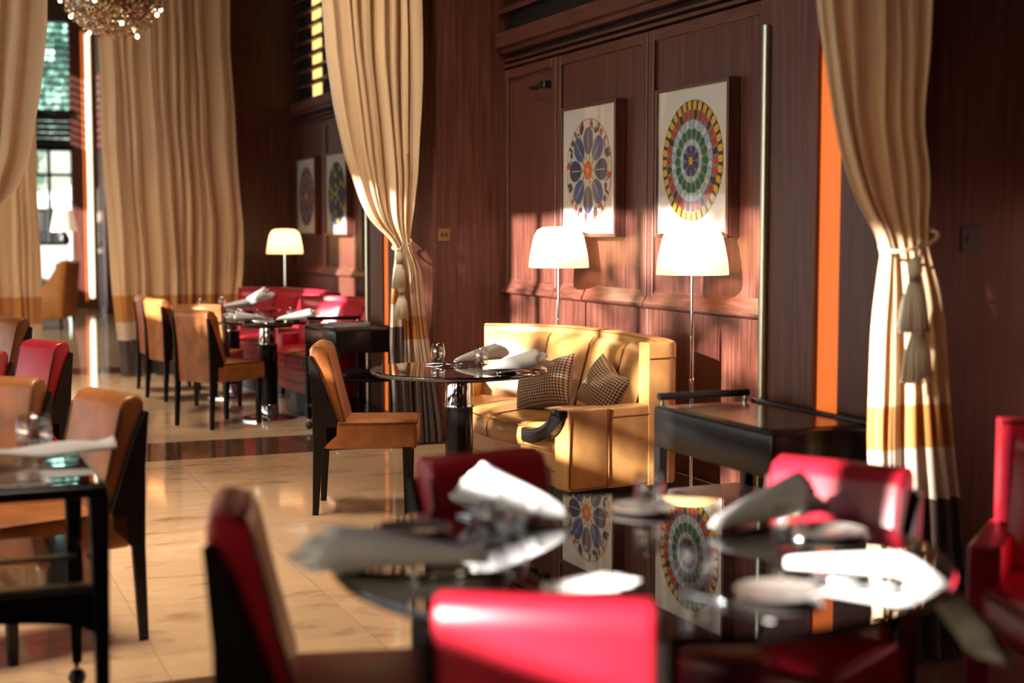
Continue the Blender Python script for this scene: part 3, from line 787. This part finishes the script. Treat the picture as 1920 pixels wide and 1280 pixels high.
# ------------------------------------------------------------------ service carts
def make_cart(label):
    t = thing('service_cart', label, 'cart', group='black lacquer service carts')
    a, b = .21, .40
    obj('body', B(-a, a, -b, b, .60, .755, bev=.012, seg=3), 'black', t, 40)
    obj('tray_inset', B(-a + .03, a - .03, -b + .05, b - .05, .752, .760), 'inset', t)
    obj('rail', T([(-a + .015, b - .015, .79), (a - .015, b - .015, .79)], .014, 10), 'black', t, 60)
    for s in (-1, 1): obj('rail_post', T([(s * (a - .03), b - .015, .75), (s * (a - .03), b - .015, .785)], .009, 8), 'chrome', t, 60)
    obj('side_rim', B(a - .018, a, -b + .01, b - .03, .75, .772, bev=.006, seg=2), 'black', t, 40)
    obj('side_rim', B(-a, -a + .014, -b + .01, b - .03, .75, .762, bev=.004, seg=2), 'black', t, 40)
    for sx in (-1, 1):
        for sy in (-1, 1):
            obj('leg', B(sx * (a - .022) - .02, sx * (a - .022) + .02, sy * (b - .022) - .02, sy * (b - .022) + .02, .075, .61, bev=.004, seg=1), 'black', t, 30)
            c = obj('caster', L([(0, 0), (.012, .002), (.024, .014), (.028, .028), (.024, .042), (.012, .054), (0, .056)], 14), 'iron', t, 180); c.location = (sx * (a - .022), sy * (b - .022), 0)
            k = obj('caster_stem', L([(.010, .05), (.014, .06), (.014, .08)], 12), 'chrome', t, 180); k.location = c.location
    obj('shelf', B(-a + .01, a - .01, -b + .02, b - .02, .40, .425, bev=.004, seg=1), 'black', t, 30)
    obj('shelf_trim', B(-a + .004, -a + .012, -b + .02, b - .02, .402, .423), 'chrome', t)
    obj('low_shelf', B(-a + .01, a - .01, -b + .02, b - .02, .17, .19, bev=.004, seg=1), 'black', t, 30)
    return t
cart = make_cart('black lacquer service cart with brown tray top beside the honey banquette'); cart.location = (2.735, 4.27, 0)
cart2 = dup(cart, (2.745, 9.49, 0), 0, 'black lacquer service cart with menus on top beside the far round table')
def folder(name, label, loc, deg, sx, sy, th, mat, grp):
    t = thing(name, label, 'folder', loc, R(deg), grp)
    obj('cover', B(-sx, sx, -sy, sy, th - .003, th, bev=.001, seg=1), mat, t); obj('cover', B(-sx, sx, -sy, sy, 0, .003, bev=.001, seg=1), mat, t)
    obj('pages', B(-sx + .004, sx - .006, -sy + .006, sy - .006, .003, th - .003), 'paper' if mat != 'purple' else 'purple', t)
    obj('spine', T([(-sx, -sy, th / 2), (-sx, sy, th / 2)], th / 2, 8), mat, t, 60)
    return t
folder('menu_folder', 'grey leather folder lying on the shelf of the cart by the honey banquette', (2.72, 4.33, .426), 4, .15, .26, .03, 'menu', 'menus and folders')
folder('menu_folder', 'thin menu lying open-edged on top of the far service cart', (2.78, 9.60, .7605), 70, .11, .15, .012, 'menu', 'menus and folders')
folder('menu_folder', 'pale-paged menu beside another one on top of the far service cart', (2.68, 9.33, .7605), 95, .10, .13, .01, 'menu', 'menus and folders')
folder('cloth_folder', 'plum folder on the lower shelf of the far service cart', (2.74, 9.38, .426), 10, .12, .16, .03, 'purple', 'menus and folders')
# serving table with glass top at left
t = thing('serving_table', 'black two-tier serving table with glass top and casters, holding the wine tumbler', 'table', (.09, 4.16, 0))
a, b = .36, .37
obj('frame_top', B(-a, a, -b, b, .71, .745, bev=.02, seg=4), 'black', t, 40)
obj('glass_top', B(-a + .02, a - .02, -b + .02, b - .02, .745, .751, bev=.002, seg=1), 'blacktop', t)
obj('edge_trim', B(a - .022, a - .012, -b + .02, b - .02, .75, .754), 'brass', t)
obj('table_mat', B(-a + .05, .2, -b + .06, b - .2, .7512, .7545, bev=.001, seg=1), 'inset', t)
for sx in (-1, 1):
    for sy in (-1, 1):
        bm = B(sx * (a - .028) - .027, sx * (a - .028) + .027, sy * (b - .028) - .022, sy * (b - .028) + .022, .075, .72, bev=.008, seg=2)
        for v in bm.verts:
            if v.co.z < .3: v.co.x = sx * (a - .028) + (v.co.x - sx * (a - .028)) * .55
        obj('leg', bm, 'black', t, 40)
        c = obj('caster', L([(0, 0), (.012, .002), (.024, .014), (.028, .028), (.024, .042), (.012, .054), (0, .056)], 14), 'iron', t, 180); c.location = (sx * (a - .028), sy * (b - .028), 0)
        k = obj('ferrule', L([(.010, .05), (.017, .06), (.017, .12)], 12), 'chrome', t, 180); k.location = c.location
obj('shelf', B(-a + .02, a - .02, -b + .02, b - .02, .455, .475, bev=.004, seg=1), 'edgeglass', t, 30)
for yy in (-.345, .02): obj('shelf_trim', B(-a + .05, a - .05, yy, yy + .035, .475, .480), 'steel', t)
bm = bmesh.new(); prism(bm, [(-a + .03, .455), (a - .03, .455), (a - .03, .33)] + [(a * .9 * math.cos(q), .33 + .07 * math.sin(q) ** .8) for q in [PI * i / 12 for i in range(13)]] + [(-a + .03, .33)], 'y', -b + .012, -b + .035); obj('arched_apron', bm, 'black', t, 30)

# ------------------------------------------------------------------ floor lamps
def make_lamp(label):
    t = thing('floor_lamp', label, 'lamp', group='opal dome floor lamps')
    obj('base', L([(0, 0), (.085, 0), (.085, .008), (.07, .014), (.012, .02), (0, .02)], 40), 'chrome', t, 40)
    obj('pole', L([(.0095, .015), (.0095, 1.26)], 14), 'chrome', t, 60)
    obj('pole_joint', L([(.0095, .66), (.013, .665), (.013, .685), (.0095, .69)], 14), 'chrome', t, 40)
    prof = [(.176, 1.195), (.1775, 1.205), (.172, 1.26), (.161, 1.32), (.147, 1.38), (.128, 1.415), (.10, 1.431), (.05, 1.436), (0, 1.437)]
    o = obj('lamp_shade', L(prof, 48), 'shade', t, 180);     obj('shade_holder', T([(-.165, 0, 1.215), (.165, 0, 1.215)], .003, 6), 'chrome', t)
    obj('bulb_socket', L([(.0095, 1.2), (.018, 1.205), (.018, 1.235), (0, 1.24)], 14), 'chrome', t, 60)
    return t
def lamp_light(x, y, e=12.0):
    l = bpy.data.lights.new('lamp_glow', 'POINT'); l.energy = e; l.color = (1.0, .70, .42); l.shadow_soft_size = .05
    q = bpy.data.objects.new('lamp_glow', l); COL.objects.link(q); q.location = (x, y, 1.30)
LP = [(3.495, 7.64), (3.50, 6.08), (3.33, 13.72)]
lamp = make_lamp('lit dome floor lamp behind the middle of the honey banquette, below the blue-petal print'); lamp.location = (*LP[0], 0)
dup(lamp, (*LP[1], 0), 0, 'lit dome floor lamp at the arm end of the honey banquette, below the yellow-ringed print')
dup(lamp, (*LP[2], 0), 0, 'small-looking lit dome floor lamp behind the far dark red banquette')
for p in LP: lamp_light(*p)

# ------------------------------------------------------------------ framed prints
MC = {}
def flat(name, c):
    if name not in MC: MC[name] = pm('print_' + name, c, .6)
    return MC[name]
C = dict(paper=(.80, .77, .70), grey=(.25, .23, .24), navy=(.045, .055, .14), blue=(.07, .12, .30), sky=(.42, .58, .68), white=(.72, .72, .66), red=(.55, .045, .02), gold=(.75, .50, .03), cream=(.70, .62, .34), green=(.02, .16, .06), brown=(.10, .03, .02), orange=(.75, .22, .04), teal=(.05, .2, .2))
CI = list(C)
mats = [flat(k, v) for k, v in C.items()]
def print_mesh(shapes, w, h):
    bm = bmesh.new()
    def ell(cy, cz, ry, rz, ang, col, layer, taper=0.0, n=14):
        vs_ = []
        for i in range(n):
            q = 2 * PI * i / n; a = ry * math.cos(q); b = rz * math.sin(q); a *= 1 + taper * math.sin(q)
            vs_.append(bm.verts.new((-.0006 * layer, cy + a * math.cos(ang) - b * math.sin(ang), cz + a * math.sin(ang) + b * math.cos(ang))))
        f = bm.faces.new(vs_); f.material_index = CI.index(col); f.normal_update()
        if f.normal.x > 0: f.normal_flip()
    vs_ = [bm.verts.new((0, y_, z_)) for y_, z_ in ((-w, -h), (-w, h), (w, h), (w, -h))]
    f = bm.faces.new(vs_); f.material_index = 0; f.normal_update()
    if f.normal.x > 0: f.normal_flip()
    for s in shapes:
        if s[0] == 'disc': ell(0, 0, s[1], s[1], 0, s[2], s[3], 0, 64)
        else:
            _, rad, cnt, ry, rz, cols, layer, ph, tp = s
            for k in range(cnt):
                q = 2 * PI * (k + ph) / cnt
                ell(rad * math.cos(q), rad * math.sin(q), ry, rz, q - PI / 2, cols[k % len(cols)], layer, tp)
    return bm
ART1 = [('disc', .305, 'grey', 1), ('disc', .298, 'white', 2),
        ('ring', .272, 24, .022, .022, ('red', 'white', 'navy', 'cream'), 3, .5, 0), ('ring', .276, 16, .011, .03, ('red', 'brown'), 4, .25, 0),
        ('ring', .235, 16, .020, .03, ('blue', 'cream', 'navy', 'white'), 4, .5, 0), ('ring', .215, 8, .016, .05, ('white',), 5, .5, .3), ('ring', .25, 8, .02, .018, ('navy',), 6, .5, 0),
        ('ring', .170, 16, .020, .086, ('cream', 'white'), 6, .5, .3), ('ring', .172, 8, .064, .084, ('grey',), 7, 0, .15), ('ring', .172, 8, .060, .080, ('navy', 'blue'), 7.5, 0, .15), ('ring', .165, 8, .003, .078, ('cream',), 8, 0, 0),
        ('disc', .085, 'cream', 8), ('ring', .075, 20, .006, .014, ('grey', 'white'), 9, 0, 0), ('disc', .055, 'red', 10), ('ring', .038, 12, .006, .016, ('orange', 'red'), 11, .5, 0), ('disc', .018, 'gold', 12), ('disc', .007, 'orange', 13)]
ART2 = [('disc', .310, 'grey', 1), ('ring', .285, 34, .012, .020, ('brown',), 2, .5, 0), ('ring', .283, 34, .019, .025, ('gold',), 3, 0, .1),
        ('ring', .236, 30, .018, .026, ('red', 'red', 'brown'), 3, .2, .2), ('disc', .208, 'sky', 4), ('ring', .188, 26, .014, .020, ('sky', 'white'), 5, .5, 0), ('ring', .188, 26, .002, .022, ('grey',), 6, 0, 0),
        ('disc', .16, 'grey', 6), ('ring', .140, 18, .019, .026, ('green',), 7, 0, .2), ('disc', .108, 'sky', 8), ('ring', .098, 18, .010, .014, ('white', 'sky'), 9, .5, 0),
        ('disc', .080, 'grey', 10), ('ring', .050, 8, .016, .032, ('navy',), 11, .5, .3), ('disc', .020, 'gold', 12), ('ring', .014, 4, .006, .012, ('gold', 'orange'), 13, .5, 0)]
ART3 = [('disc', .30, 'grey', 1), ('ring', .26, 24, .03, .028, ('red', 'brown', 'navy'), 2, 0, 0), ('ring', .19, 18, .03, .035, ('blue', 'grey'), 3, .5, 0), ('disc', .14, 'brown', 4), ('ring', .09, 10, .025, .04, ('grey', 'red'), 5, 0, 0), ('disc', .04, 'white', 6)]
ART4 = [('disc', .30, 'navy', 1), ('ring', .26, 22, .03, .028, ('green', 'gold', 'navy'), 2, 0, 0), ('ring', .18, 16, .028, .03, ('gold', 'teal', 'green'), 3, .5, 0), ('disc', .12, 'navy', 4), ('ring', .08, 10, .02, .03, ('gold', 'green'), 5, 0, 0), ('disc', .03, 'sky', 6)]
def picture(label, y, z, w, h, art):
    t = thing('framed_print', label, 'picture', (X1 - .002, y, z), 0, 'framed medallion prints')
    f = .020; d = .055
    for nm, a in (('frame_side', (-d, 0.012, -w - f, -w, -h - f, h + f)), ('frame_side', (-d, 0.012, w, w + f, -h - f, h + f)), ('frame_rail', (-d, 0.012, -w, w, h, h + f)), ('frame_rail', (-d, 0.012, -w, w, -h - f, -h))):
        obj(nm, B(*a, bev=.002, seg=1), 'wood', t, 30)
    o = obj('print', print_mesh(art, w, h), mats, t); o.location = (-d + .016, 0, 0)
    obj('backing', B(-d + .017, 0.012, -w, w, -h, h), 'ebony', t)
    obj('glazing', B(-d + .004, -d + .006, -w, w, -h, h), 'pane', t)
    return t
picture('framed print of a round medallion with eight blue petals on white', 7.60, 1.765, .355, .37, ART1)
picture('framed print of a round medallion ringed in yellow, red, pale blue and green', 6.39, 1.765, .355, .37, ART2)
picture('small-looking framed red and grey medallion print in the far bay', 14.17, 1.765, .355, .37, ART3)
picture('framed green and gold medallion print in the far bay, partly behind the tied curtain', 13.05, 1.765, .355, .37, ART4)

# fittings
t = thing('switch_plate', 'small bronze switch plate on the dark wall between the tied curtain and the panelling', 'switch', (3.27, 9.0, 1.385))
obj('plate', B(-.042, .042, -.006, .002, -.042, .042, bev=.002, seg=1), 'switch', t); obj('rocker', B(-.022, -.006, -.010, -.006, -.014, .014), 'iron', t); obj('rocker', B(.006, .022, -.010, -.006, -.014, .014), 'iron', t)
t = thing('switch_plate', 'barely visible switch plate in deep shade to the side of the tasselled curtain', 'switch', (3.25, 3.8, 1.38))
obj('plate', B(-.042, .042, -.006, .002, -.042, .042, bev=.002, seg=1), 'iron', t); obj('rocker', B(-.022, -.006, -.010, -.006, -.014, .014), 'iron', t)
t = thing('door_closer', 'black metal door closer arm high on the narrow wood panel', 'door closer', (X1 - .01, 8.33, 2.33))
obj('body', B(-.04, .03, -.10, -.03, -.022, .022, bev=.004, seg=1), 'iron', t); obj('arm', B(-.03, -.018, -.05, .16, -.008, .008), 'iron', t); obj('slide', B(-.02, .03, .13, .17, -.012, .012), 'iron', t)

# ------------------------------------------------------------------ curtains
def curtain(label, y, zt, left, right, folds, depth, bands, group, seed=0, nz=110, amp=.010, rows_=None, z0=0.015, sag=None, leaves=None):
    """left/right: tables of (z, x) edges; bands: [(z_low, material)] from the floor up"""
    t = thing('curtain', label, 'curtain', ((interp(left, 0) + interp(right, 0)) / 2, y, 0), 0, group)
    ox = t.location.x
    rnd = random.Random(seed); ph = [rnd.random() * 6 for _ in range(6)]
    nu = folds * 12
    ls, rs = left, right
    def smooth(tab, z):
        return sum(interp(tab, z + k * .035) for k in (-1.5, -.5, .5, 1.5)) / 4
    def P(u, z):
        l = smooth(ls, z); r_ = smooth(rs, z); wd = r_ - l
        full = min(1, wd / .5)
        uu = u + .018 * math.sin(9 * u + ph[0]) + .012 * math.sin(23 * u + ph[1] + z * .8)
        u = u + .045 * math.sin(7.3 * u + ph[2]) + .03 * math.sin(15 * u + ph[3])
        x = l + wd * min(max(uu, 0), 1)
        a = 2 * PI * folds * u
        d = depth * (.35 + .65 * full)
        s1 = math.sin(a + .5 * math.sin(z * .9 + ph[2]))
        yy = d * (math.copysign(abs(s1) ** .8, s1) + .55 * math.sin(a * .5 + ph[3]) + .30 * math.sin(2.3 * a + ph[4] + z * 1.1) + .10 * math.sin(5.1 * a + z * 2.2))
        x += amp * math.sin(a * 2 + ph[5]) * full + .006 * math.sin(5 * z + 8 * u)
        return Vector((x - ox, yy - depth, z))
    def zz(u, z):
        return z - (sag(u, z) if sag else 0)
    for (ua, ub, bd) in (leaves or [(0, 1, bands)]):
        for k, (zl, mt) in enumerate(bd):
            zh = bd[k + 1][0] if k + 1 < len(bd) else zt
            n = max(2, int((zh - zl) / .025)); m_ = max(8, int(nu * (ub - ua)))
            bm = bmesh.new()
            grid(bm, m_, n, lambda u, v: (lambda q: Vector((q.x, q.y - (.02 if ua == 0 and leaves else 0), max(z0, q.z))))(P(ua + (ub - ua) * u, zl + (zh - zl) * v)))
            bmesh.ops.recalc_face_normals(bm, faces=bm.faces)
            obj(('hem' if k == 0 else 'striped_band' if k < len(bd) - 1 else 'drape'), bm, mt, t, 180)
    return t
BW = [(.0, 'silkbrown'), (.355, 'silkwhite'), (.53, 'silkorange'), (.79, 'silk')]
BM = [(.0, 'silkbrown'), (.52, 'silkwhite'), (.70, 'silkorange'), (.855, 'silk')]
ZH = 6.7
curtain('full-length cream curtain with amber and dark striped hem behind the far tables', 14.25, ZH, [(0, 1.80), (.5, 1.76), (1.5, 1.70), (2.5, 1.66), (6.7, 1.62)], [(0, 2.93), (.4, 2.96), (1.0, 3.02), (1.5, 3.03), (2.3, 2.98), (3.2, 2.95), (6.7, 2.94)], 11, .05, BW, 'striped cream curtains', 3)
curtain('narrow cream curtain with striped hem hanging at the aisle beside the red chairs', 14.25, ZH, [(0, .20), (6.7, .15)], [(0, 1.11), (1, 1.10), (2.2, 1.08), (6.7, 1.12)], 8, .05, BW, 'striped cream curtains', 9)
# middle curtain, tied back
def sagm(u, z): return 0
ml = [(0.08, 2.841), (0.69, 2.834), (0.94, 2.847), (1.09, 2.855), (1.28, 2.875), (1.33, 2.875), (1.36, 2.84), (1.42, 2.749), (1.50, 2.68), (1.59, 2.632), (1.86, 2.539), (2.2, 2.462), (2.53, 2.406), (2.86, 2.382), (4, 2.35), (6.7, 2.3)]
mr = [(0.06, 3.201), (0.58, 3.136), (0.86, 3.093), (1.18, 3.05), (1.30, 2.975), (1.35, 2.975), (1.52, 3.004), (1.77, 3.042), (2.22, 3.062), (2.9, 3.066), (6.7, 3.06)]
def tied(label, y, L_, R_, seed, bl, br_, kx, kz, group='tied-back cream curtains'):
    # the hem bands of the lifted inner half sit higher: two leaves
    t = curtain(label, y, ZH, L_, R_, kx, kz, br_, group, seed, amp=.010, leaves=bl)
    return t
BU = [(.0, 'silkbrown'), (.787, 'silkwhite'), (.935, 'silkorange'), (1.083, 'silk')]
tied('cream curtain tied back at the middle pillar, striped below the tie', 8.90, ml, mr, 4, [(0, .34, BU), (.34, 1, BM)], BM, 8, .036)
rl = [(0, 2.77), (0.45, 2.776), (0.74, 2.761), (0.89, 2.766), (1.13, 2.768), (1.33, 2.79), (1.38, 2.80), (1.41, 2.762), (1.47, 2.704), (1.62, 2.637), (1.78, 2.599), (1.94, 2.568), (2.1, 2.54), (3.0, 2.52), (6.7, 2.5)]
rr = [(0, 3.2), (0.42, 3.156), (0.53, 3.142), (0.68, 3.116), (0.95, 3.076), (1.19, 3.041), (1.34, 2.975), (1.40, 2.965), (1.48, 2.985), (1.63, 2.985), (1.71, 2.963), (1.8, 2.967), (1.96, 2.987), (2.13, 2.989), (6.7, 2.98)]
tied('large cream curtain tied back with a double tassel beside the service cart', 3.72, rl, rr, 8, None, [(.0, 'silkbrown'), (.54, 'silkwhite'), (.71, 'silkorange'), (.85, 'silk')], 6, .034)
curtain('cream curtain swept towards the frame edge, hanging over the aisle', 8.85, ZH, [(0, -.25), (1.4, -.2), (1.8, -.15), (6.7, -.15)], [(0, .10), (1.2, .12), (1.42, .18), (1.5, .40), (1.62, .56), (1.85, .66), (2.2, .72), (2.6, .765), (3.0, .79), (6.7, .80)], 6, .035, BM, 'tied-back cream curtains', 12)

def tassel_tie(label, x, y, z, rx, ry, drop):
    t = thing('curtain_tieback', label, 'tieback', (x, y, z), 0, 'tasselled curtain tiebacks')
    pts = [(rx * math.cos(q), ry * math.sin(q), .03 * math.cos(q) + .015 * math.sin(q)) for q in [2 * PI * i / 28 for i in range(28)]]
    obj('rope', T(pts, .006, 8, closed=True), 'silk', t, 180)
    for nm, dx, dz in (('tassel', -.05, -.05), ('tassel', -.035, -.05 - drop)):
        p = obj(nm, L([(0, 0), (.012, -.002), (.022, -.02), (.024, -.045), (.016, -.06), (0, -.062)], 18), 'cord', t, 180); p.location = (dx, -ry - .02, dz)
        obj('tassel_cord', T([(dx, -ry - .02, dz), (dx * .3, -ry, 0)], .005, 6), 'cord', t, 60)
        obj('tassel_band', L([(.017, -.060), (.020, -.064), (.020, -.076), (.017, -.08)], 18), 'menu', p, 60)
        bm = bmesh.new(); n = 64
        for i in range(n):
            q = 2 * PI * i / n; r0 = .016; r1 = .036 + .012 * random.random(); ln = .215 + .025 * random.random()
            tube(bm, [(r0 * math.cos(q), r0 * math.sin(q), -.078), (r1 * .75 * math.cos(q), r1 * .75 * math.sin(q), -.14), (r1 * math.cos(q + .05), r1 * math.sin(q + .05), -ln)], .0034, 4)
        tag(obj('strands', bm, 'cord', p, 180), kind='stuff')
    return t
tassel_tie('ivory tieback with two long tassels on the curtain beside the service cart', 2.89, 3.665, 1.375, .095, .075, .155)
tassel_tie('ivory tieback with two tassels on the curtain at the middle pillar', 2.925, 8.855, 1.325, .060, .075, .20)

# ------------------------------------------------------------------ chandelier
CHX = Vector((1.468, 11.50, 3.32))
t = thing('chandelier', 'round brass filigree chandelier with lit bulbs hanging above the aisle', 'chandelier', CHX)
obj('suspension_rod', T([(0, 0, .3), (0, 0, ZC - CHX.z)], .012, 8), 'brass', t, 60)
obj('ceiling_rose', L([(0, ZC - CHX.z), (.08, ZC - CHX.z), (.07, ZC - CHX.z - .03), (.012, ZC - CHX.z - .05)], 24), 'brass', t, 60)
bm = bmesh.new(); rc_ = random.Random(3); RC = .42
for i in range(5200):
    zq = rc_.uniform(-1, 1); q = rc_.uniform(0, 2 * PI); rr_ = math.sqrt(1 - zq * zq)
    nrm = Vector((rr_ * math.cos(q), rr_ * math.sin(q), zq)); c = nrm * RC * rc_.uniform(.86, 1.02)
    a = Vector((rc_.uniform(-1, 1), rc_.uniform(-1, 1), rc_.uniform(-1, 1))).normalized(); b = a.cross(nrm).normalized(); s = rc_.uniform(.006, .015)
    vs_ = [bm.verts.new(c + a * s * math.cos(2 * PI * k / 5) + b * s * math.sin(2 * PI * k / 5)) for k in range(5)]
    bm.faces.new(vs_)
tag(obj('brass_leaves', bm, 'brass', t), kind='stuff')
obj('core_sphere', L([(RC * .8 * math.sin(PI * i / 16), -RC * .8 * math.cos(PI * i / 16)) for i in range(17)], 24), 'switch', t, 180)
for i in range(22):
    zq = -0.95 + 1.5 * (i + .5) / 22; q = i * 2.399; rr_ = math.sqrt(max(0, 1 - zq * zq)); c = Vector((rr_ * math.cos(q), rr_ * math.sin(q), zq)) * RC * 1.03
    o = obj('bulb', L([(0, -.017), (.012, -.011), (.015, 0), (.012, .011), (0, .017)], 10), 'bulb', t, 180); o.location = c

# ------------------------------------------------------------------ far lounge
def make_armchair(label, x, y, deg):
    t = thing('armchair', label, 'armchair', (x, y, 0), R(deg))
    obj('seat', B(-.30, .36, -.30, .30, .30, .46, bev=.03, seg=3), 'ochre', t, 60)
    bm = bmesh.new(); prism(bm, [(-.36, .16), (-.43, .97), (-.36, 1.0), (-.27, .95), (-.22, .44), (-.22, .16)], 'y', -.40, .40, bev=.025, seg=3); obj('backrest', bm, 'ochre', t, 50)
    for s in (-1, 1):
        bm = bmesh.new(); prism(bm, [(-.36, .16), (.36, .16), (.36, .46), (.10, .52), (-.10, .62), (-.30, .93), (-.38, .95)], 'y', s * .30, s * .41, bev=.02, seg=2); obj('wing_arm', bm, 'ochre', t, 50)
        for xx in (-.32, .30): obj('leg', T([(xx, s * .34, 0), (xx, s * .34, .17)], [.018, .028], 8), 'ebony', t, 60)
    return t
make_armchair('orange-tan leather wing armchair in the far lounge', 1.72, 21.9, 160)
t = thing('console_cabinet', 'pale cabinet under the window of the far lounge, carrying a table lamp', 'cabinet', (1.95, 25.6, 0))
obj('body', B(-.55, .45, -.22, .22, .06, 1.2, bev=.01, seg=1), 'white', t); obj('worktop', B(-.58, .48, -.24, .24, 1.2, 1.24), 'ebony', t); obj('plinth', B(-.52, .42, -.2, .2, 0, .06), 'ebony', t)
for s in (-.53, -.04): obj('door', B(s, s + .46, -.235, -.22, .1, 1.16, bev=.004, seg=1), 'white', t)
t = thing('table_lamp', 'table lamp with tapered cream shade in the far lounge window', 'lamp', (2.36, 25.6, 1.24))
obj('base', L([(0, 0), (.09, 0), (.10, .05), (.05, .16), (.02, .22), (0, .22)], 24), 'ebony', t, 60); obj('lamp_shade', L([(.22, .18), (.15, .55)], 32), 'lampcloth', t, 60); obj('stem', T([(0, 0, .2), (0, 0, .5)], .008, 6), 'brass', t)
t = thing('rug', 'charcoal rug on the marble in the far lounge', 'rug', (.55, 17.2, 0))
obj('pile', B(-.85, .87, -1.35, 1.1, 0, .012, bev=.004, seg=1), 'rug', t); obj('border', B(.80, .86, -1.34, 1.09, .0122, .014), 'menu', t)
pillow('cushion', 'scarlet cushion beside the far armchair', (1.30, 23.1, .63), (R(-12), 0, R(60)), .38, .38, 9, 'scarlet')['group'] = 'lounge cushions'
t = thing('side_bench', 'low dark bench in the far lounge beside the armchair', 'bench', (1.28, 23.1, 0))
obj('seat', B(-.35, .35, -.3, .3, .34, .44, bev=.02, seg=2), 'ebony', t, 40)
for sx in (-.3, .3):
    for sy in (-.25, .25): obj('leg', T([(sx, sy, 0), (sx, sy, .35)], .02, 8), 'ebony', t, 60)

# ------------------------------------------------------------------ outside
struct('terrain', B(-40, 40, Y1 + .3, 90, -.25, -.05), 'asphalt')
struct('terrain', B(-60, X0 - .2, -30, Y1 + .3, -.25, -.05), 'asphalt')
def tree(label, x, y, h, r_, n, seed, zc):
    t = thing('street_tree', label, 'tree', (x, y, -.05), 0, 'trees outside the windows'); rt = random.Random(seed)
    obj('trunk', T([(0, 0, 0), (.05, .03, h * .4), (0, 0, h * .8)], [.16, .12, .06], 8), 'bark', t, 60)
    bm = bmesh.new()
    for i in range(n):
        a = Vector((rt.gauss(0, 1), rt.gauss(0, 1), rt.gauss(0, 1))).normalized() * r_ * rt.random() ** .4
        c = Vector((a.x, a.y, zc + a.z * .8)); s = rt.uniform(.10, .24)
        p = Vector((rt.uniform(-1, 1), rt.uniform(-1, 1), rt.uniform(-1, 1))).normalized(); q = p.cross(Vector((rt.uniform(-1, 1), .3, 1))).normalized()
        bm.faces.new([bm.verts.new(c + p * s), bm.verts.new(c + q * s * .5), bm.verts.new(c - p * s), bm.verts.new(c - q * s * .5)])
    tag(obj('foliage', bm, 'leaf', t), kind='stuff'); return t
tree('leafy tree outside the far window, upper crown behind the louvers', 2.6, 36, 7.5, 2.6, 2600, 1, 5.6)
tree('leafy tree beyond the first one outside the far window', 6.0, 42, 8.5, 3.0, 2600, 2, 6.0)
tree('low leafy tree outside at the edge of the far window', 1.0, 48, 6, 3.0, 2600, 5, 3.6)
tree('tree outside the side windows that dapples the sun on the panelling', -9.5, 1.2, 7, 1.7, 420, 3, 5.2)
tree('second tree outside the side windows, throwing leaf shade on the curtain', -10.0, 4.6, 7, 1.7, 380, 4, 5.0)
t = thing('parasol', 'white round parasol outside the far window', 'parasol', (3.6, 33, 0))
obj('pole', T([(0, 0, -.05), (0, 0, 2.3)], .03, 8), 'iron', t); obj('canopy', L([(1.0, 2.1), (.95, 2.18), (.5, 2.42), (0, 2.55)], 24), 'paper', t, 180); obj('base', L([(0, -.05), (.3, -.05), (.3, .03), (0, .05)], 20), 'iron', t)
t = thing('building', 'pale stone building across the street outside the far window', 'building', (6, 70, -.05))
obj('wall', B(-18, 14, 0, 4, 0, 3.4), 'pale', t)
for k in range(8): obj('window', B(-16 + k * 3.6, -14.2 + k * 3.6, -.05, .02, 1.0, 2.6), 'iron', t)
